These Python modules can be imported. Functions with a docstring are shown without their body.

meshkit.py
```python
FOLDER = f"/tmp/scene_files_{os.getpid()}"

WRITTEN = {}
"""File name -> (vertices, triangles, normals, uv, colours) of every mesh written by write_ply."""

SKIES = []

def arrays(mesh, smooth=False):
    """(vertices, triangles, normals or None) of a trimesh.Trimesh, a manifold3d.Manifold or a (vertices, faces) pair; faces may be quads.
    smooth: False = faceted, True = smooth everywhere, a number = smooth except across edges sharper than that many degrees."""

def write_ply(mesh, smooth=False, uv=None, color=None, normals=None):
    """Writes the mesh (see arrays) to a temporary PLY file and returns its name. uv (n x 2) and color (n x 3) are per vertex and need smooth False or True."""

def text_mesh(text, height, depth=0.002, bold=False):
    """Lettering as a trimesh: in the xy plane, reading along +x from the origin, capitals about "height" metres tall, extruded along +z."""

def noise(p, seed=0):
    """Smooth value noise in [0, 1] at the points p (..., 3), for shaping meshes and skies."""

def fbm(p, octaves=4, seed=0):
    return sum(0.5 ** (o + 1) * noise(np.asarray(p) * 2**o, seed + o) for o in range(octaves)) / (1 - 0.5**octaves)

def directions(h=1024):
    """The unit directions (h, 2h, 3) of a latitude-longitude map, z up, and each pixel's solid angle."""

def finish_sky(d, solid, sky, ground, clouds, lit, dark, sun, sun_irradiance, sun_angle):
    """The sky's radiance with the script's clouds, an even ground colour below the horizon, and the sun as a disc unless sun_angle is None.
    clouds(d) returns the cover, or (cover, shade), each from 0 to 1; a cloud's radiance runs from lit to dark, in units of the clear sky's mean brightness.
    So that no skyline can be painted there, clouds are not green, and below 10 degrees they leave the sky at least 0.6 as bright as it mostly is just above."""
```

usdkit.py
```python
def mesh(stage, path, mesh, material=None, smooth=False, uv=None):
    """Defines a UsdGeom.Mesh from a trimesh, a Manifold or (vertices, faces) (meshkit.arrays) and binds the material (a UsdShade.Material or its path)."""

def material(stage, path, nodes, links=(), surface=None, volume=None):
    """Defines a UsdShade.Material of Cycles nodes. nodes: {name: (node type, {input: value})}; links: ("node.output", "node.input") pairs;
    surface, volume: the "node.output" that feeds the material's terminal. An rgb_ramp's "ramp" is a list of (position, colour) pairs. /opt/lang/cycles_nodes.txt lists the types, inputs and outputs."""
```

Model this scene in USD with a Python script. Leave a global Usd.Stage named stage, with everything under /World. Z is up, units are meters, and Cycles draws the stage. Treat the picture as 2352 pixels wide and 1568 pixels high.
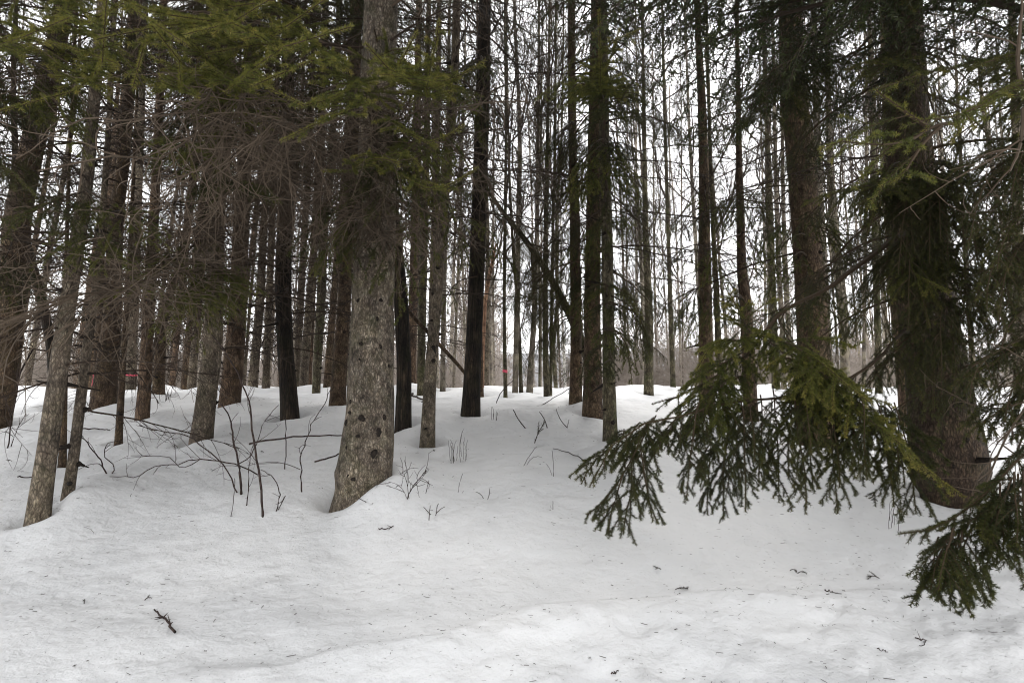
import math, numpy as np, usdkit, meshkit
from pxr import Usd, UsdGeom, UsdLux, UsdShade, Gf, Sdf, Vt
from scipy.interpolate import PchipInterpolator

# ------------------------------------------------------------------ camera, sky, sun
stage = Usd.Stage.CreateInMemory()
UsdGeom.SetStageUpAxis(stage, 'Z'); UsdGeom.SetStageMetersPerUnit(stage, 1.0)
UsdGeom.Xform.Define(stage, '/World'); UsdGeom.Scope.Define(stage, '/World/Looks')
FPX, CX, CY, HOR = 1500.0, 1176.0, 784.0, 884.0       # the photograph measured on a 2352 x 1568 grid
EYE = np.array([0, 0, 1.6]); PITCH = math.atan((HOR - CY) / FPX)
cam = UsdGeom.Camera.Define(stage, '/World/camera')
cam.CreateHorizontalApertureAttr(36.0); cam.CreateVerticalApertureAttr(36.0 * 682 / 1024)
cam.CreateFocalLengthAttr(36.0 * FPX / 2352); cam.CreateClippingRangeAttr(Gf.Vec2f(0.05, 5000))
cam.AddTranslateOp().Set(Gf.Vec3d(*EYE)); cam.AddRotateXOp().Set(90 + math.degrees(PITCH))
cam.CreateExposureAttr(1.36)
SUN_DIR = np.array([0.12, 0.48, 0.92]); SUN_DIR /= np.linalg.norm(SUN_DIR)
SUN_EL, SUN_ROT = math.asin(SUN_DIR[2]), math.atan2(SUN_DIR[0], SUN_DIR[1])
sky_mat = usdkit.material(stage, '/World/Looks/overcast_sky', {
    'tc': ('texture_coordinate', {}),
    'sky': ('sky_texture', {'sky_type': 'single_scattering', 'sun_disc': False, 'sun_elevation': SUN_EL, 'sun_rotation': SUN_ROT}),
    'no': ('noise_texture', {'scale': 2.2, 'detail': 4.0}),
    'cl': ('rgb_ramp', {'ramp': [(0.25, (16.5, 16.6, 16.8)), (0.75, (20.5, 20.5, 20.55))]}),
    'mx': ('mix_color', {'fac': 0.96, 'use_clamp': False}),
    'bg': ('background_shader', {'strength': 0.05})},
    [('tc.generated', 'no.vector'), ('no.fac', 'cl.fac'), ('sky.color', 'mx.a'), ('cl.color', 'mx.b'), ('mx.result', 'bg.color')], surface='bg.background')
dome = UsdLux.DomeLight.Define(stage, '/World/sky')
UsdShade.MaterialBindingAPI.Apply(dome.GetPrim()).Bind(sky_mat)
sun = UsdLux.DistantLight.Define(stage, '/World/sun')
sun.CreateAngleAttr(20.0); sun.CreateIntensityAttr(0.4); sun.CreateNormalizeAttr(True); sun.CreateColorAttr(Gf.Vec3f(1, 0.97, 0.93))
sun.AddRotateZOp().Set(math.degrees(math.atan2(-SUN_DIR[0], SUN_DIR[1]))); sun.AddRotateXOp().Set(-(90 - math.degrees(SUN_EL)))

# ------------------------------------------------------------------ helpers
COUNT = {}
def path_of(name, parent=None):
    base = (str(parent.GetPath()) if parent else '/World') + '/' + name
    k = COUNT.get(base, 0); COUNT[base] = k + 1
    return base if k == 0 else '%s_%03d' % (base, k)
def tag(p, label=None, cat=None, group=None, kind=None):
    for k, v in (('label', label), ('category', cat), ('group', group), ('kind', kind)):
        if v: p.SetCustomDataByKey(k, v)
    return p
def xform(name, parent=None): return UsdGeom.Xform.Define(stage, path_of(name, parent)).GetPrim()
def obj(name, vf, mat, parent=None, smooth=False, tone=None, at=None):
    m = usdkit.mesh(stage, at or path_of(name, parent), vf, MATS[mat], smooth=smooth)
    if tone is not None:
        UsdGeom.PrimvarsAPI(m).CreatePrimvar('tone', Sdf.ValueTypeNames.FloatArray, 'vertex').Set(Vt.FloatArray.FromNumpy(np.asarray(tone, np.float32)))
    return m.GetPrim()
def ray(vx, vy):
    x, y = (vx - CX) / FPX, (CY - vy) / FPX
    c, s = math.cos(PITCH), math.sin(PITCH)
    return np.array([x, c - s * y, s + c * y])
def at(vx, vy, d):
    r = ray(vx, vy); return EYE + r * (d / r[1])
def vnorm(a): return a / np.maximum(np.linalg.norm(a, axis=-1, keepdims=True), 1e-9)
def smoothstep(a, b, x): t = np.clip((x - a) / (b - a), 0, 1); return t * t * (3 - 2 * t)

def tubes(P, R, sides=3):
    """polylines P (M,Q,3) with radii R (M,Q) as one mesh"""
    M, Q, _ = P.shape
    t = vnorm(np.gradient(P, axis=1))
    up = np.where(np.abs(t[..., 2:]) < 0.9, np.array([0, 0, 1.0]), np.array([1.0, 0, 0]))
    a = vnorm(np.cross(t, up)); b = np.cross(t, a)
    ang = np.arange(sides) * 2 * np.pi / sides
    V = P[:, :, None] + R[:, :, None, None] * (np.cos(ang)[None, None, :, None] * a[:, :, None] + np.sin(ang)[None, None, :, None] * b[:, :, None])
    m, q, s = np.meshgrid(np.arange(M), np.arange(Q - 1), np.arange(sides), indexing='ij')
    i = lambda q_, s_: (m * Q + q_) * sides + s_ % sides
    quad = np.stack([i(q, s), i(q, s + 1), i(q + 1, s + 1), i(q + 1, s)], -1).reshape(-1, 4)
    return V.reshape(-1, 3), np.vstack([quad[:, [0, 1, 2]], quad[:, [0, 2, 3]]])
def join(parts):
    V, F, n = [], [], 0
    for v, f in parts:
        V.append(v); F.append(np.asarray(f) + n); n += len(v)
    return np.vstack(V), np.vstack(F)
def resample(P, n):
    P = np.asarray(P, float); s = np.r_[0, np.cumsum(np.linalg.norm(np.diff(P, axis=0), axis=1))]
    if len(P) > 2:
        f = PchipInterpolator(s, P); return f(np.linspace(0, s[-1], n))
    return P[0] + (P[-1] - P[0]) * np.linspace(0, 1, n)[:, None]

# ------------------------------------------------------------------ materials
MATS = {}
def bark(name, c_dark, c_mid, c_light, scale=26.0, stretch=0.35, moss=0.0, bump=0.9, plates=True, patch=3.0, vs=1.9):
    n = {'g': ('geometry', {}), 'mp': ('mapping', {'scale': (1, 1, stretch)}),
         'no': ('noise_texture', {'scale': scale, 'detail': 5.0, 'roughness': 0.65, 'distortion': 0.3}),
         'big': ('noise_texture', {'scale': patch, 'detail': 4.0, 'roughness': 0.6}),
         'dn': ('noise_texture', {'scale': scale * 1.3, 'detail': 3.0}), 'dv': ('mix_vector', {'fac': 0.035}),
         'vo': ('voronoi_texture', {'feature': 'distance_to_edge', 'scale': scale * vs, 'detail': 1.0, 'roughness': 0.6}),
         'vr': ('rgb_ramp', {'ramp': [(0.0, (0.25,) * 3), (0.05, (0.5,) * 3), (0.17, (1,) * 3)]}),
         'st': ('noise_texture', {'scale': 9.0, 'detail': 4.0, 'roughness': 0.7, 'distortion': 0.6}), 'sr': ('rgb_ramp', {'ramp': [(0.32, (0.28,) * 3), (0.5, (1,) * 3), (0.68, (1.3, 1.3, 1.22))]}),
         'm4': ('mix_color', {'blend_type': 'multiply', 'fac': 0.8, 'use_clamp': False}),
         'r1': ('rgb_ramp', {'ramp': [(0.28, c_dark), (0.5, c_mid), (0.72, c_light)]}),
         'r2': ('rgb_ramp', {'ramp': [(0.3, (0.55,) * 3), (0.52, (1.0,) * 3), (0.7, (1.35, 1.38, 1.25))]}),
         'm1': ('mix_color', {'blend_type': 'multiply', 'fac': 1.0, 'use_clamp': False}),
         'm2': ('mix_color', {'blend_type': 'multiply', 'fac': 0.85 if plates else 0.25, 'use_clamp': False}),
         'mn': ('noise_texture', {'scale': 4.0, 'detail': 5.0, 'roughness': 0.7}),
         'mr': ('rgb_ramp', {'ramp': [(0.48, (0, 0, 0)), (0.68, (moss,) * 3)]}),
         'm3': ('mix_color', {'b': (0.05, 0.062, 0.014)}),
         'add': ('math', {'math_type': 'add'}),
         'bp': ('bump', {'strength': bump, 'distance': 0.018}),
         'p': ('principled_bsdf', {'roughness': 0.9, 'specular_ior_level': 0.25})}
    l = [('g.position', 'mp.vector'), ('mp.vector', 'no.vector'), ('mp.vector', 'dn.vector'), ('mp.vector', 'dv.a'), ('dn.color', 'dv.b'), ('dv.result', 'vo.vector'), ('g.position', 'st.vector'), ('st.fac', 'sr.fac'), ('g.position', 'big.vector'), ('g.position', 'mn.vector'),
         ('no.fac', 'r1.fac'), ('big.fac', 'r2.fac'), ('vo.distance', 'vr.fac'), ('r1.color', 'm1.a'), ('r2.color', 'm1.b'), ('m1.result', 'm2.a'), ('vr.color', 'm2.b'),
         ('mn.fac', 'mr.fac'), ('mr.color', 'm3.fac'), ('m2.result', 'm4.a'), ('sr.color', 'm4.b'), ('m4.result', 'm3.a'), ('m3.result', 'p.base_color'),
         ('no.fac', 'add.value1'), ('vr.color', 'add.value2'), ('add.value', 'bp.height'), ('bp.normal', 'p.normal')]
    MATS[name] = usdkit.material(stage, '/World/Looks/' + name, n, l, surface='p.BSDF')
bark('grey_spruce_bark', (0.095, 0.071, 0.053), (0.265, 0.212, 0.163), (0.47, 0.405, 0.325), 26, 0.5, 0.4, 1.2, vs=2.0)
bark('brown_spruce_bark', (0.046, 0.029, 0.018), (0.145, 0.096, 0.062), (0.25, 0.18, 0.125), 24, 0.45, 0.2, 1.0)
bark('deep_spruce_bark', (0.03, 0.02, 0.014), (0.080, 0.053, 0.037), (0.14, 0.10, 0.072), 24, 0.4, 0.25, 1.0)
bark('pale_spruce_bark', (0.07, 0.052, 0.039), (0.195, 0.155, 0.118), (0.33, 0.275, 0.215), 24, 0.45, 0.25, 0.9)
bark('red_bark', (0.05, 0.031, 0.021), (0.155, 0.10, 0.066), (0.27, 0.185, 0.13), 22, 0.25, 0.1, 0.9)
bark('dark_bark', (0.010, 0.0075, 0.006), (0.027, 0.020, 0.015), (0.08, 0.056, 0.038), 20, 0.12, 0.1, 1.0)
bark('mossy_bark', (0.042, 0.034, 0.022), (0.125, 0.105, 0.068), (0.26, 0.23, 0.16), 20, 0.4, 0.6, 0.8)
bark('smooth_grey_bark', (0.08, 0.066, 0.052), (0.175, 0.147, 0.118), (0.28, 0.245, 0.20), 14, 0.35, 0.3, 0.5, False)
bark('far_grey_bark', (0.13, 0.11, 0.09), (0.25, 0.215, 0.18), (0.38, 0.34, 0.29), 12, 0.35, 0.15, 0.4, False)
bark('birch_bark', (0.16, 0.14, 0.13), (0.55, 0.52, 0.48), (0.68, 0.65, 0.61), 10, 2.5, 0.0, 0.3, False)
bark('split_wood', (0.12, 0.06, 0.035), (0.30, 0.17, 0.11), (0.45, 0.29, 0.2), 16, 0.1, 0.0, 0.6, False)
def plain(name, c1, c2, scale=30.0, rough=0.85, isl=0.0):
    n = {'g': ('geometry', {}), 'no': ('noise_texture', {'scale': scale, 'detail': 2.0}), 'r': ('rgb_ramp', {'ramp': [(0.3, c1), (0.7, c2)]}), 'p': ('principled_bsdf', {'roughness': rough, 'specular_ior_level': 0.2})}
    l = [('g.position', 'no.vector'), ('r.color', 'p.base_color'), ('g.random_per_island' if isl else 'no.fac', 'r.fac')]
    MATS[name] = usdkit.material(stage, '/World/Looks/' + name, n, l, surface='p.BSDF')
plain('dead_twig', (0.07, 0.052, 0.037), (0.31, 0.25, 0.18), isl=1)
plain('dark_twig', (0.03, 0.021, 0.015), (0.10, 0.075, 0.054), isl=1)
plain('green_twig', (0.04, 0.027, 0.016), (0.12, 0.082, 0.05), isl=1)
plain('bare_twig', (0.05, 0.038, 0.028), (0.14, 0.11, 0.084), isl=1)
plain('brush_twig', (0.19, 0.162, 0.138), (0.40, 0.355, 0.31), isl=1)
plain('sapling_bark', (0.018, 0.013, 0.012), (0.055, 0.038, 0.032))
plain('knot_wood', (0.006, 0.005, 0.004), (0.022, 0.016, 0.012), 60)
plain('litter', (0.04, 0.03, 0.022), (0.22, 0.18, 0.14), isl=1)
plain('pink_tape', (0.55, 0.07, 0.11), (0.65, 0.10, 0.15), 8, 0.45)
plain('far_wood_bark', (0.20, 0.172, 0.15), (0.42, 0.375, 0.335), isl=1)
plain('hill_cover', (0.10, 0.10, 0.105), (0.26, 0.26, 0.27), 0.06)
def needles(name, dark, mid, tip, trans):
    n = {'t': ('attribute', {'attribute': 'tone'}), 'g': ('geometry', {}),
         'r': ('rgb_ramp', {'ramp': [(0.0, dark), (0.55, mid), (1.0, tip)]}),
         'v': ('math', {'math_type': 'multiply_add', 'value2': 0.9, 'value3': 0.55}),
         'm': ('mix_color', {'blend_type': 'multiply', 'fac': 1.0, 'use_clamp': False}),
         'p': ('principled_bsdf', {'roughness': 0.55, 'specular_ior_level': 0.3}), 'tr': ('translucent_bsdf', {}), 'mx': ('mix_closure', {'fac': trans})}
    l = [('t.fac', 'r.fac'), ('g.random_per_island', 'v.value1'), ('r.color', 'm.a'), ('v.value', 'm.b'), ('m.result', 'p.base_color'), ('m.result', 'tr.color'), ('p.BSDF', 'mx.closure1'), ('tr.BSDF', 'mx.closure2')]
    MATS[name] = usdkit.material(stage, '/World/Looks/' + name, n, l, surface='mx.closure')
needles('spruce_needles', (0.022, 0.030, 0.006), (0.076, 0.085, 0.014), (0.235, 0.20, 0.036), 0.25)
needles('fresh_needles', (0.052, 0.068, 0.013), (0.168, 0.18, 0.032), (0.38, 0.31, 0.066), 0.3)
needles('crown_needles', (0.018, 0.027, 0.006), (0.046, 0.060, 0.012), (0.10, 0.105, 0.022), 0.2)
sn = {'g': ('geometry', {}), 'n1': ('noise_texture', {'scale': 3.2, 'detail': 6.0, 'roughness': 0.6}), 'n2': ('noise_texture', {'scale': 38.0, 'detail': 4.0, 'roughness': 0.65}),
      'vd': ('voronoi_texture', {'feature': 'smooth_f1', 'scale': 9.0, 'detail': 1.0}), 'b3': ('bump', {'strength': 0.35, 'distance': 0.03}), 'n3': ('noise_texture', {'scale': 1.3, 'detail': 5.0, 'roughness': 0.6}), 'r': ('rgb_ramp', {'ramp': [(0.3, (0.58, 0.585, 0.595)), (0.7, (0.66, 0.66, 0.665))]}),
      'b1': ('bump', {'strength': 0.6, 'distance': 0.07}), 'b2': ('bump', {'strength': 0.7, 'distance': 0.009}),
      'p': ('principled_bsdf', {'roughness': 0.8, 'specular_ior_level': 0.2})}
MATS['snow'] = usdkit.material(stage, '/World/Looks/snow', sn, [('g.position', 'n1.vector'), ('g.position', 'n2.vector'), ('g.position', 'n3.vector'), ('n3.fac', 'r.fac'), ('r.color', 'p.base_color'),
      ('n1.fac', 'b1.height'), ('b1.normal', 'b2.normal'), ('n2.fac', 'b2.height'), ('g.position', 'vd.vector'), ('b2.normal', 'b3.normal'), ('vd.distance', 'b3.height'), ('b3.normal', 'p.normal')], surface='p.BSDF')

# ------------------------------------------------------------------ snow ground
PROFILE = PchipInterpolator([-60, -5, 0, 2.5, 3.3, 3.75, 4.25, 5.7, 7.5, 9, 11, 13, 15, 20, 30, 60, 120, 500],
                            [-0.3, -0.05, 0.0, 0.03, 0.12, 0.20, 0.25, 0.63, 0.95, 1.23, 1.43, 1.52, 1.50, 1.2, 0.5, -0.5, -1.2, -1.5])
def ground0(x, y):
    x, y = np.asarray(x, float), np.asarray(y, float)
    z = PROFILE(np.clip(y, -60, 500))
    p = np.stack([x, y, np.zeros_like(x)], -1)
    near = smoothstep(40, 20, y)
    z = z + near * (meshkit.fbm(p * 0.45, 3, 1) - 0.5) * 0.13 * smoothstep(3, 6, y) + (meshkit.fbm(p * 1.9, 5, 2) - 0.5) * 0.075 * near
    z = z + (meshkit.fbm(p * 0.75, 3, 21) - 0.5) * 0.34 * smoothstep(9.3, 11.5, y) * smoothstep(19, 14, y)
    z = z + (meshkit.fbm(p * 7, 4, 12) - 0.5) * 0.026 * smoothstep(14, 9, y)
    ridge = 3.78 + 0.24 * np.clip(x, -2.5, 2.2) + 0.12 * np.sin(x * 2.1 + 0.5) + (meshkit.noise(p * 2.3, 3) - 0.5) * 0.12
    u = y - ridge
    z = z + 0.10 * np.where(u < 0, np.exp(-(u / 0.38) ** 2), np.exp(-(u / 0.10) ** 2)) * smoothstep(-2.2, -0.8, x) * (1 - 0.55 * smoothstep(1.2, 2.6, x))
    chunk = meshkit.fbm(p * 4.5, 4, 4)
    z = z + (np.clip(chunk - 0.42, 0, 1) * 0.11 + (meshkit.fbm(p * 13, 3, 14) - 0.5) * 0.035) * smoothstep(0.12, -0.25, u)
    return z
SETTLED = False     # set once every trunk has shaped the snow
WELLS = []          # (x, y, trunk radius, depth, drift height, drift side)
def ground(x, y):
    x, y = np.asarray(x, float), np.asarray(y, float)
    z = ground0(x, y)
    for wx, wy, r, dep, dri, side in WELLS:
        near = (np.abs(x - wx) < r + 2.2) & (np.abs(y - wy) < r + 2.4)
        if not near.any(): continue
        xx, yy = x[near] - wx, y[near] - wy
        rr = np.hypot(xx, yy)
        dz = -dep * np.exp(-(np.maximum(rr - r, 0) / (0.07 + 0.35 * r)) ** 2)
        u = side * xx - r * 0.9; v = yy + r * 0.6
        dz += dri * np.exp(-(u / np.where(u > 0, 0.30 + 0.7 * r, 0.14 + 0.5 * r)) ** 2 - (v / np.where(v > 0, 0.8, 0.22 + 0.8 * r)) ** 2)
        z[near] += dz
    return z
def hit(vx, vy):
    """where the view ray through a picture point meets the snow"""
    r = ray(vx, vy); ds = np.linspace(2.2, 16, 1400)
    P = EYE + r * (ds / r[1])[:, None]
    g_ = (ground if SETTLED else ground0)(P[:, 0], P[:, 1]); below = P[:, 2] < g_
    i = int(np.argmax(below)) if below.any() else int(np.argmin(P[:, 2] - g_))
    return P[i]
def gz(x, y): return float(ground(np.array([x]), np.array([y]))[0])

# ------------------------------------------------------------------ twigs, sprays, branches
def children(rng, P, length, spacing, t0, ang, lfun, hang, curl, Q, flat=0.35, lift=0.0, tmax=0.98, jitter=0.3):
    """side twigs on every polyline of P: returns polylines (N,Q,3), and their parent's parameter"""
    M, K, _ = P.shape
    cnt = np.maximum(1, (length * (tmax - t0) / spacing).astype(int))
    idx = np.repeat(np.arange(M), cnt)
    k = np.concatenate([np.arange(c) for c in cnt])
    t = np.clip(t0 + (tmax - t0) * (k + rng.uniform(0, 1, len(k))) / cnt[idx], 0, 0.999)
    f = t * (K - 1); i = f.astype(int); w = (f - i)[:, None]
    a, b = P[idx, i], P[idx, i + 1]
    start = a + (b - a) * w; tan = vnorm(b - a)
    side = vnorm(np.cross(tan, np.array([0, 0, 1.0])) + 1e-4 * rng.normal(size=tan.shape))
    sgn = np.where((k + rng.integers(0, 2, len(k)) * (rng.uniform(size=len(k)) < 0.2)) % 2 == 0, 1.0, -1.0)[:, None]
    upv = np.cross(side, tan)
    roll = rng.normal(0, flat, len(k))[:, None]
    out = side * sgn * np.cos(roll) + upv * np.sin(roll)
    aa = (ang + rng.normal(0, 0.15, len(k)))[:, None]
    d = vnorm(tan * np.cos(aa) + out * np.sin(aa) + np.array([0, 0, lift]))
    L = lfun(t) * length[idx] * rng.uniform(1 - jitter, 1 + jitter, len(k))
    out_p = np.empty((len(k), Q, 3)); out_p[:, 0] = start
    cv = rng.normal(size=d.shape) * curl
    for q in range(1, Q):
        d = vnorm(d + np.array([0, 0, -1.0]) * hang / (Q - 1) + cv / (Q - 1) + rng.normal(size=d.shape) * curl * 0.6 / (Q - 1))
        out_p[:, q] = out_p[:, q - 1] + d * (L / (Q - 1))[:, None]
    return out_p, L, t
def needle_mesh(rng, groups, dens, nlen, wid, tone_gain=1.0):
    """groups: (polylines, lengths, bare fraction, base tone)"""
    S, D, T = [], [], []
    for P, L, bare, tone0 in groups:
        M, Q, _ = P.shape
        n = rng.poisson(np.maximum(L * (1 - bare) * dens, 0))
        idx = np.repeat(np.arange(M), n)
        t = bare + (1 - bare) * rng.uniform(0, 1, len(idx))
        f = np.clip(t * (Q - 1), 0, Q - 1.001); i = f.astype(int)
        a, b = P[idx, i], P[idx, i + 1]
        S.append(a + (b - a) * (f - i)[:, None]); D.append(vnorm(b - a))
        tn = tone0[idx] if np.ndim(tone0) else np.full(len(idx), tone0)
        T.append(np.clip(tn * 0.55 + 0.6 * tone_gain * (t - 0.35) + rng.normal(0, 0.1, len(idx)), 0, 1))
    S, D, T = np.vstack(S), np.vstack(D), np.concatenate(T)
    r = vnorm(np.cross(D, rng.normal(size=D.shape)))
    r[:, 2] = np.where((r[:, 2] < -0.3) & (rng.uniform(size=len(r)) < 0.4), -r[:, 2], r[:, 2])
    a = rng.normal(0.95, 0.16, len(S))[:, None]
    nd = vnorm(D * np.cos(a) + r * np.sin(a))
    L = (nlen * rng.uniform(0.75, 1.2, len(S)))[:, None]
    pr = vnorm(np.cross(nd, rng.normal(size=nd.shape))) * wid * 0.5
    V = np.stack([S - pr, S + pr, S + nd * L * 0.65 + pr * 0.9, S + nd * L], 1)
    n = np.arange(len(S))[:, None] * 4
    F = np.vstack([n + [0, 1, 2], n + [0, 2, 3]])
    return V.reshape(-1, 3), F, np.repeat(T, 4)

def green_spray(rng, axis, r0=0.012, sec=0.34, spacing=0.045, hang=0.5, dens=700, nlen=0.016, wid=0.0019, bare=0.25, ter=0.42, tone=0.5, lift=0.0, flat=0.22, t0=0.12, tone_gain=1.0, tsp=0.055):
    A = resample(axis, 18)[None]; LA = np.array([np.linalg.norm(np.diff(A[0], axis=0), axis=1).sum()])
    A = A + np.cumsum(rng.normal(0, 0.004 * LA[0] / 2, A.shape), axis=1)
    wood = [tubes(A, np.linspace(r0, 0.0025, 18)[None], 5)]
    lf = lambda t: sec / LA[0] * np.clip(0.35 + 1.1 * np.sin(np.pi * np.clip(t, 0, 1) ** 0.75), 0.3, 1.4) * np.where(t > 0.85, 0.75, 1)
    S, LS, tS = children(rng, A, LA, spacing, t0, 0.8, lf, hang, 0.25, 6, flat, lift)
    wood.append(tubes(S, np.linspace(0.0032, 0.0014, 6)[None].repeat(len(S), 0)))
    Tt, LT, tT = children(rng, S, LS, tsp, 0.15, 0.72, lambda t: ter * (1.05 - 0.75 * t), hang * 0.7, 0.3, 4, flat + 0.15)
    keep = LT > 0.02; Tt, LT = Tt[keep], LT[keep]
    wood.append(tubes(Tt, np.linspace(0.0018, 0.001, 4)[None].repeat(len(Tt), 0)))
    tS2 = np.clip(tone + 0.35 * (tS - 0.5) + rng.normal(0, 0.12, len(tS)), 0, 1)
    V, F, tn = needle_mesh(rng, [(A, LA, 0.55, tone), (S, LS, bare, tS2), (Tt, LT, 0.06, tone)], dens, nlen, wid, tone_gain)
    return join(wood), (V, F), tn
def dead_spray(rng, axis, r0=0.012, sec=0.45, spacing=0.05, hang=1.6, curl=1.0, ter=0.5, t0=0.08, flat=0.6, thick=1.0, sides=4, ang=0.8):
    A = resample(axis, 18)[None]; LA = np.array([np.linalg.norm(np.diff(A[0], axis=0), axis=1).sum()])
    A = A + np.cumsum(rng.normal(0, 0.006 * LA[0] / 2, A.shape), axis=1)
    limb = tubes(A, np.linspace(r0, 0.003 * thick, 18)[None], 5)
    lf = lambda t: sec / LA[0] * (0.6 + 0.6 * np.sin(np.pi * t ** 0.8))
    S, LS, _ = children(rng, A, LA, spacing, t0, ang, lf, hang, curl, 8, flat, jitter=0.55)
    tw = [tubes(S, thick * np.linspace(0.0034, 0.0012, 8)[None].repeat(len(S), 0))]
    T, LT, _ = children(rng, S, LS, 0.10, 0.2, 0.75, lambda t: ter * (1.05 - 0.6 * t), hang * 0.6, curl, 6, flat + 0.2, jitter=0.5)
    tw.append(tubes(T, thick * np.linspace(0.0021, 0.0010, 6)[None].repeat(len(T), 0)))
    return limb, join(tw)
def bare_branch(rng, L, thick=1.0, orders=3, up=-0.5, r0=0.014):
    n = 12; d = np.array([1.0, 0, 0.45]); P = [np.zeros(3)]
    for i in range(n - 1):
        d = vnorm(d + np.array([0, 0, 0.11]) + rng.normal(0, 0.07, 3)); P.append(P[-1] + d * L / (n - 1))
    A = np.array(P)[None]
    limb = tubes(A, np.linspace(r0, 0.003, n)[None] * thick, 5)
    S, LS, _ = children(rng, A, np.array([L]), 0.16, 0.12, 0.65, lambda t: 0.48 * (1.05 - 0.7 * t), up, 0.35, 7, 0.9)
    tw = [tubes(S, thick * np.linspace(0.0055, 0.002, 7)[None].repeat(len(S), 0))]
    T, LT, _ = children(rng, S, LS, 0.13, 0.15, 0.65, lambda t: 0.45 * (1.05 - 0.6 * t), up, 0.35, 5, 1.2)
    tw.append(tubes(T, thick * np.linspace(0.0032, 0.0016, 5)[None].repeat(len(T), 0)))
    return limb, join(tw)

# library of branch kinds (abstract classes that the trees' branches reference)
LIB = {}
def library(kind, limb, limb_mat, fol, fol_mat, fol_name, tone=None):
    k = len(LIB.setdefault(kind, []))
    p = '/World/%s_kind_%03d' % (kind, k)
    stage.CreateClassPrim(p)
    obj('limb', limb, limb_mat, at=p + '/limb')
    tag(obj(fol_name, fol, fol_mat, tone=tone, at=p + '/' + fol_name), kind='stuff')
    LIB[kind].append(p)
def arc(L, rise, droop, n=9, rng=None, bend=0.0):
    t = np.linspace(0, 1, n); return np.stack([L * t, bend * L * t ** 2, L * (rise * t - droop * t ** 2)], 1)
rg = np.random.default_rng(11)
for k in range(6):      # green spruce branches seen at middle distance
    L = rg.uniform(1.3, 1.8)
    w, f, tn = green_spray(rg, arc(L, rg.uniform(0, .25), rg.uniform(.3, .6), bend=rg.uniform(-.2, .2)), 0.016, 0.40, 0.055, rg.uniform(.9, 1.5), 380, 0.017, 0.0028, 0.3, 0.42, 0.35, t0=0.2)
    library('green_branch', w, 'green_twig', f, 'spruce_needles', 'needles', tn)
for k in range(5):      # crown branches above
    L = rg.uniform(2.0, 2.8)
    w, f, tn = green_spray(rg, arc(L, rg.uniform(.1, .3), rg.uniform(.3, .6), bend=rg.uniform(-.2, .2)), 0.024, 0.62, 0.09, rg.uniform(.7, 1.3), 170, 0.024, 0.0055, 0.25, 0.42, 0.3, t0=0.1, tsp=0.07)
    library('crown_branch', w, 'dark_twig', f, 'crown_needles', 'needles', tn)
for k in range(8):      # dead lower branches, wispy
    L = rg.uniform(0.9, 1.7)
    a, b = dead_spray(rg, arc(L, rg.uniform(-.1, .15), rg.uniform(0, .35), bend=rg.uniform(-.25, .25)), 0.011, rg.uniform(.3, .5), 0.085, rg.uniform(.2, .9), 0.7, 0.5, 0.12, 0.5, 1.25)
    library('dead_branch', a, 'dark_twig', b, 'dark_twig', 'twigs')
for k in range(4):      # dead branches hung with hair-like twigs
    L = rg.uniform(1.1, 1.8)
    a, b = dead_spray(rg, arc(L, rg.uniform(0, .15), rg.uniform(.1, .4), bend=rg.uniform(-.25, .25)), 0.013, rg.uniform(.5, .75), 0.055, rg.uniform(1.4, 2.4), 1.1, 0.55, 0.12, 0.7, 1.15)
    library('hair_branch', a, 'dead_twig', b, 'dead_twig', 'twigs')
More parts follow.
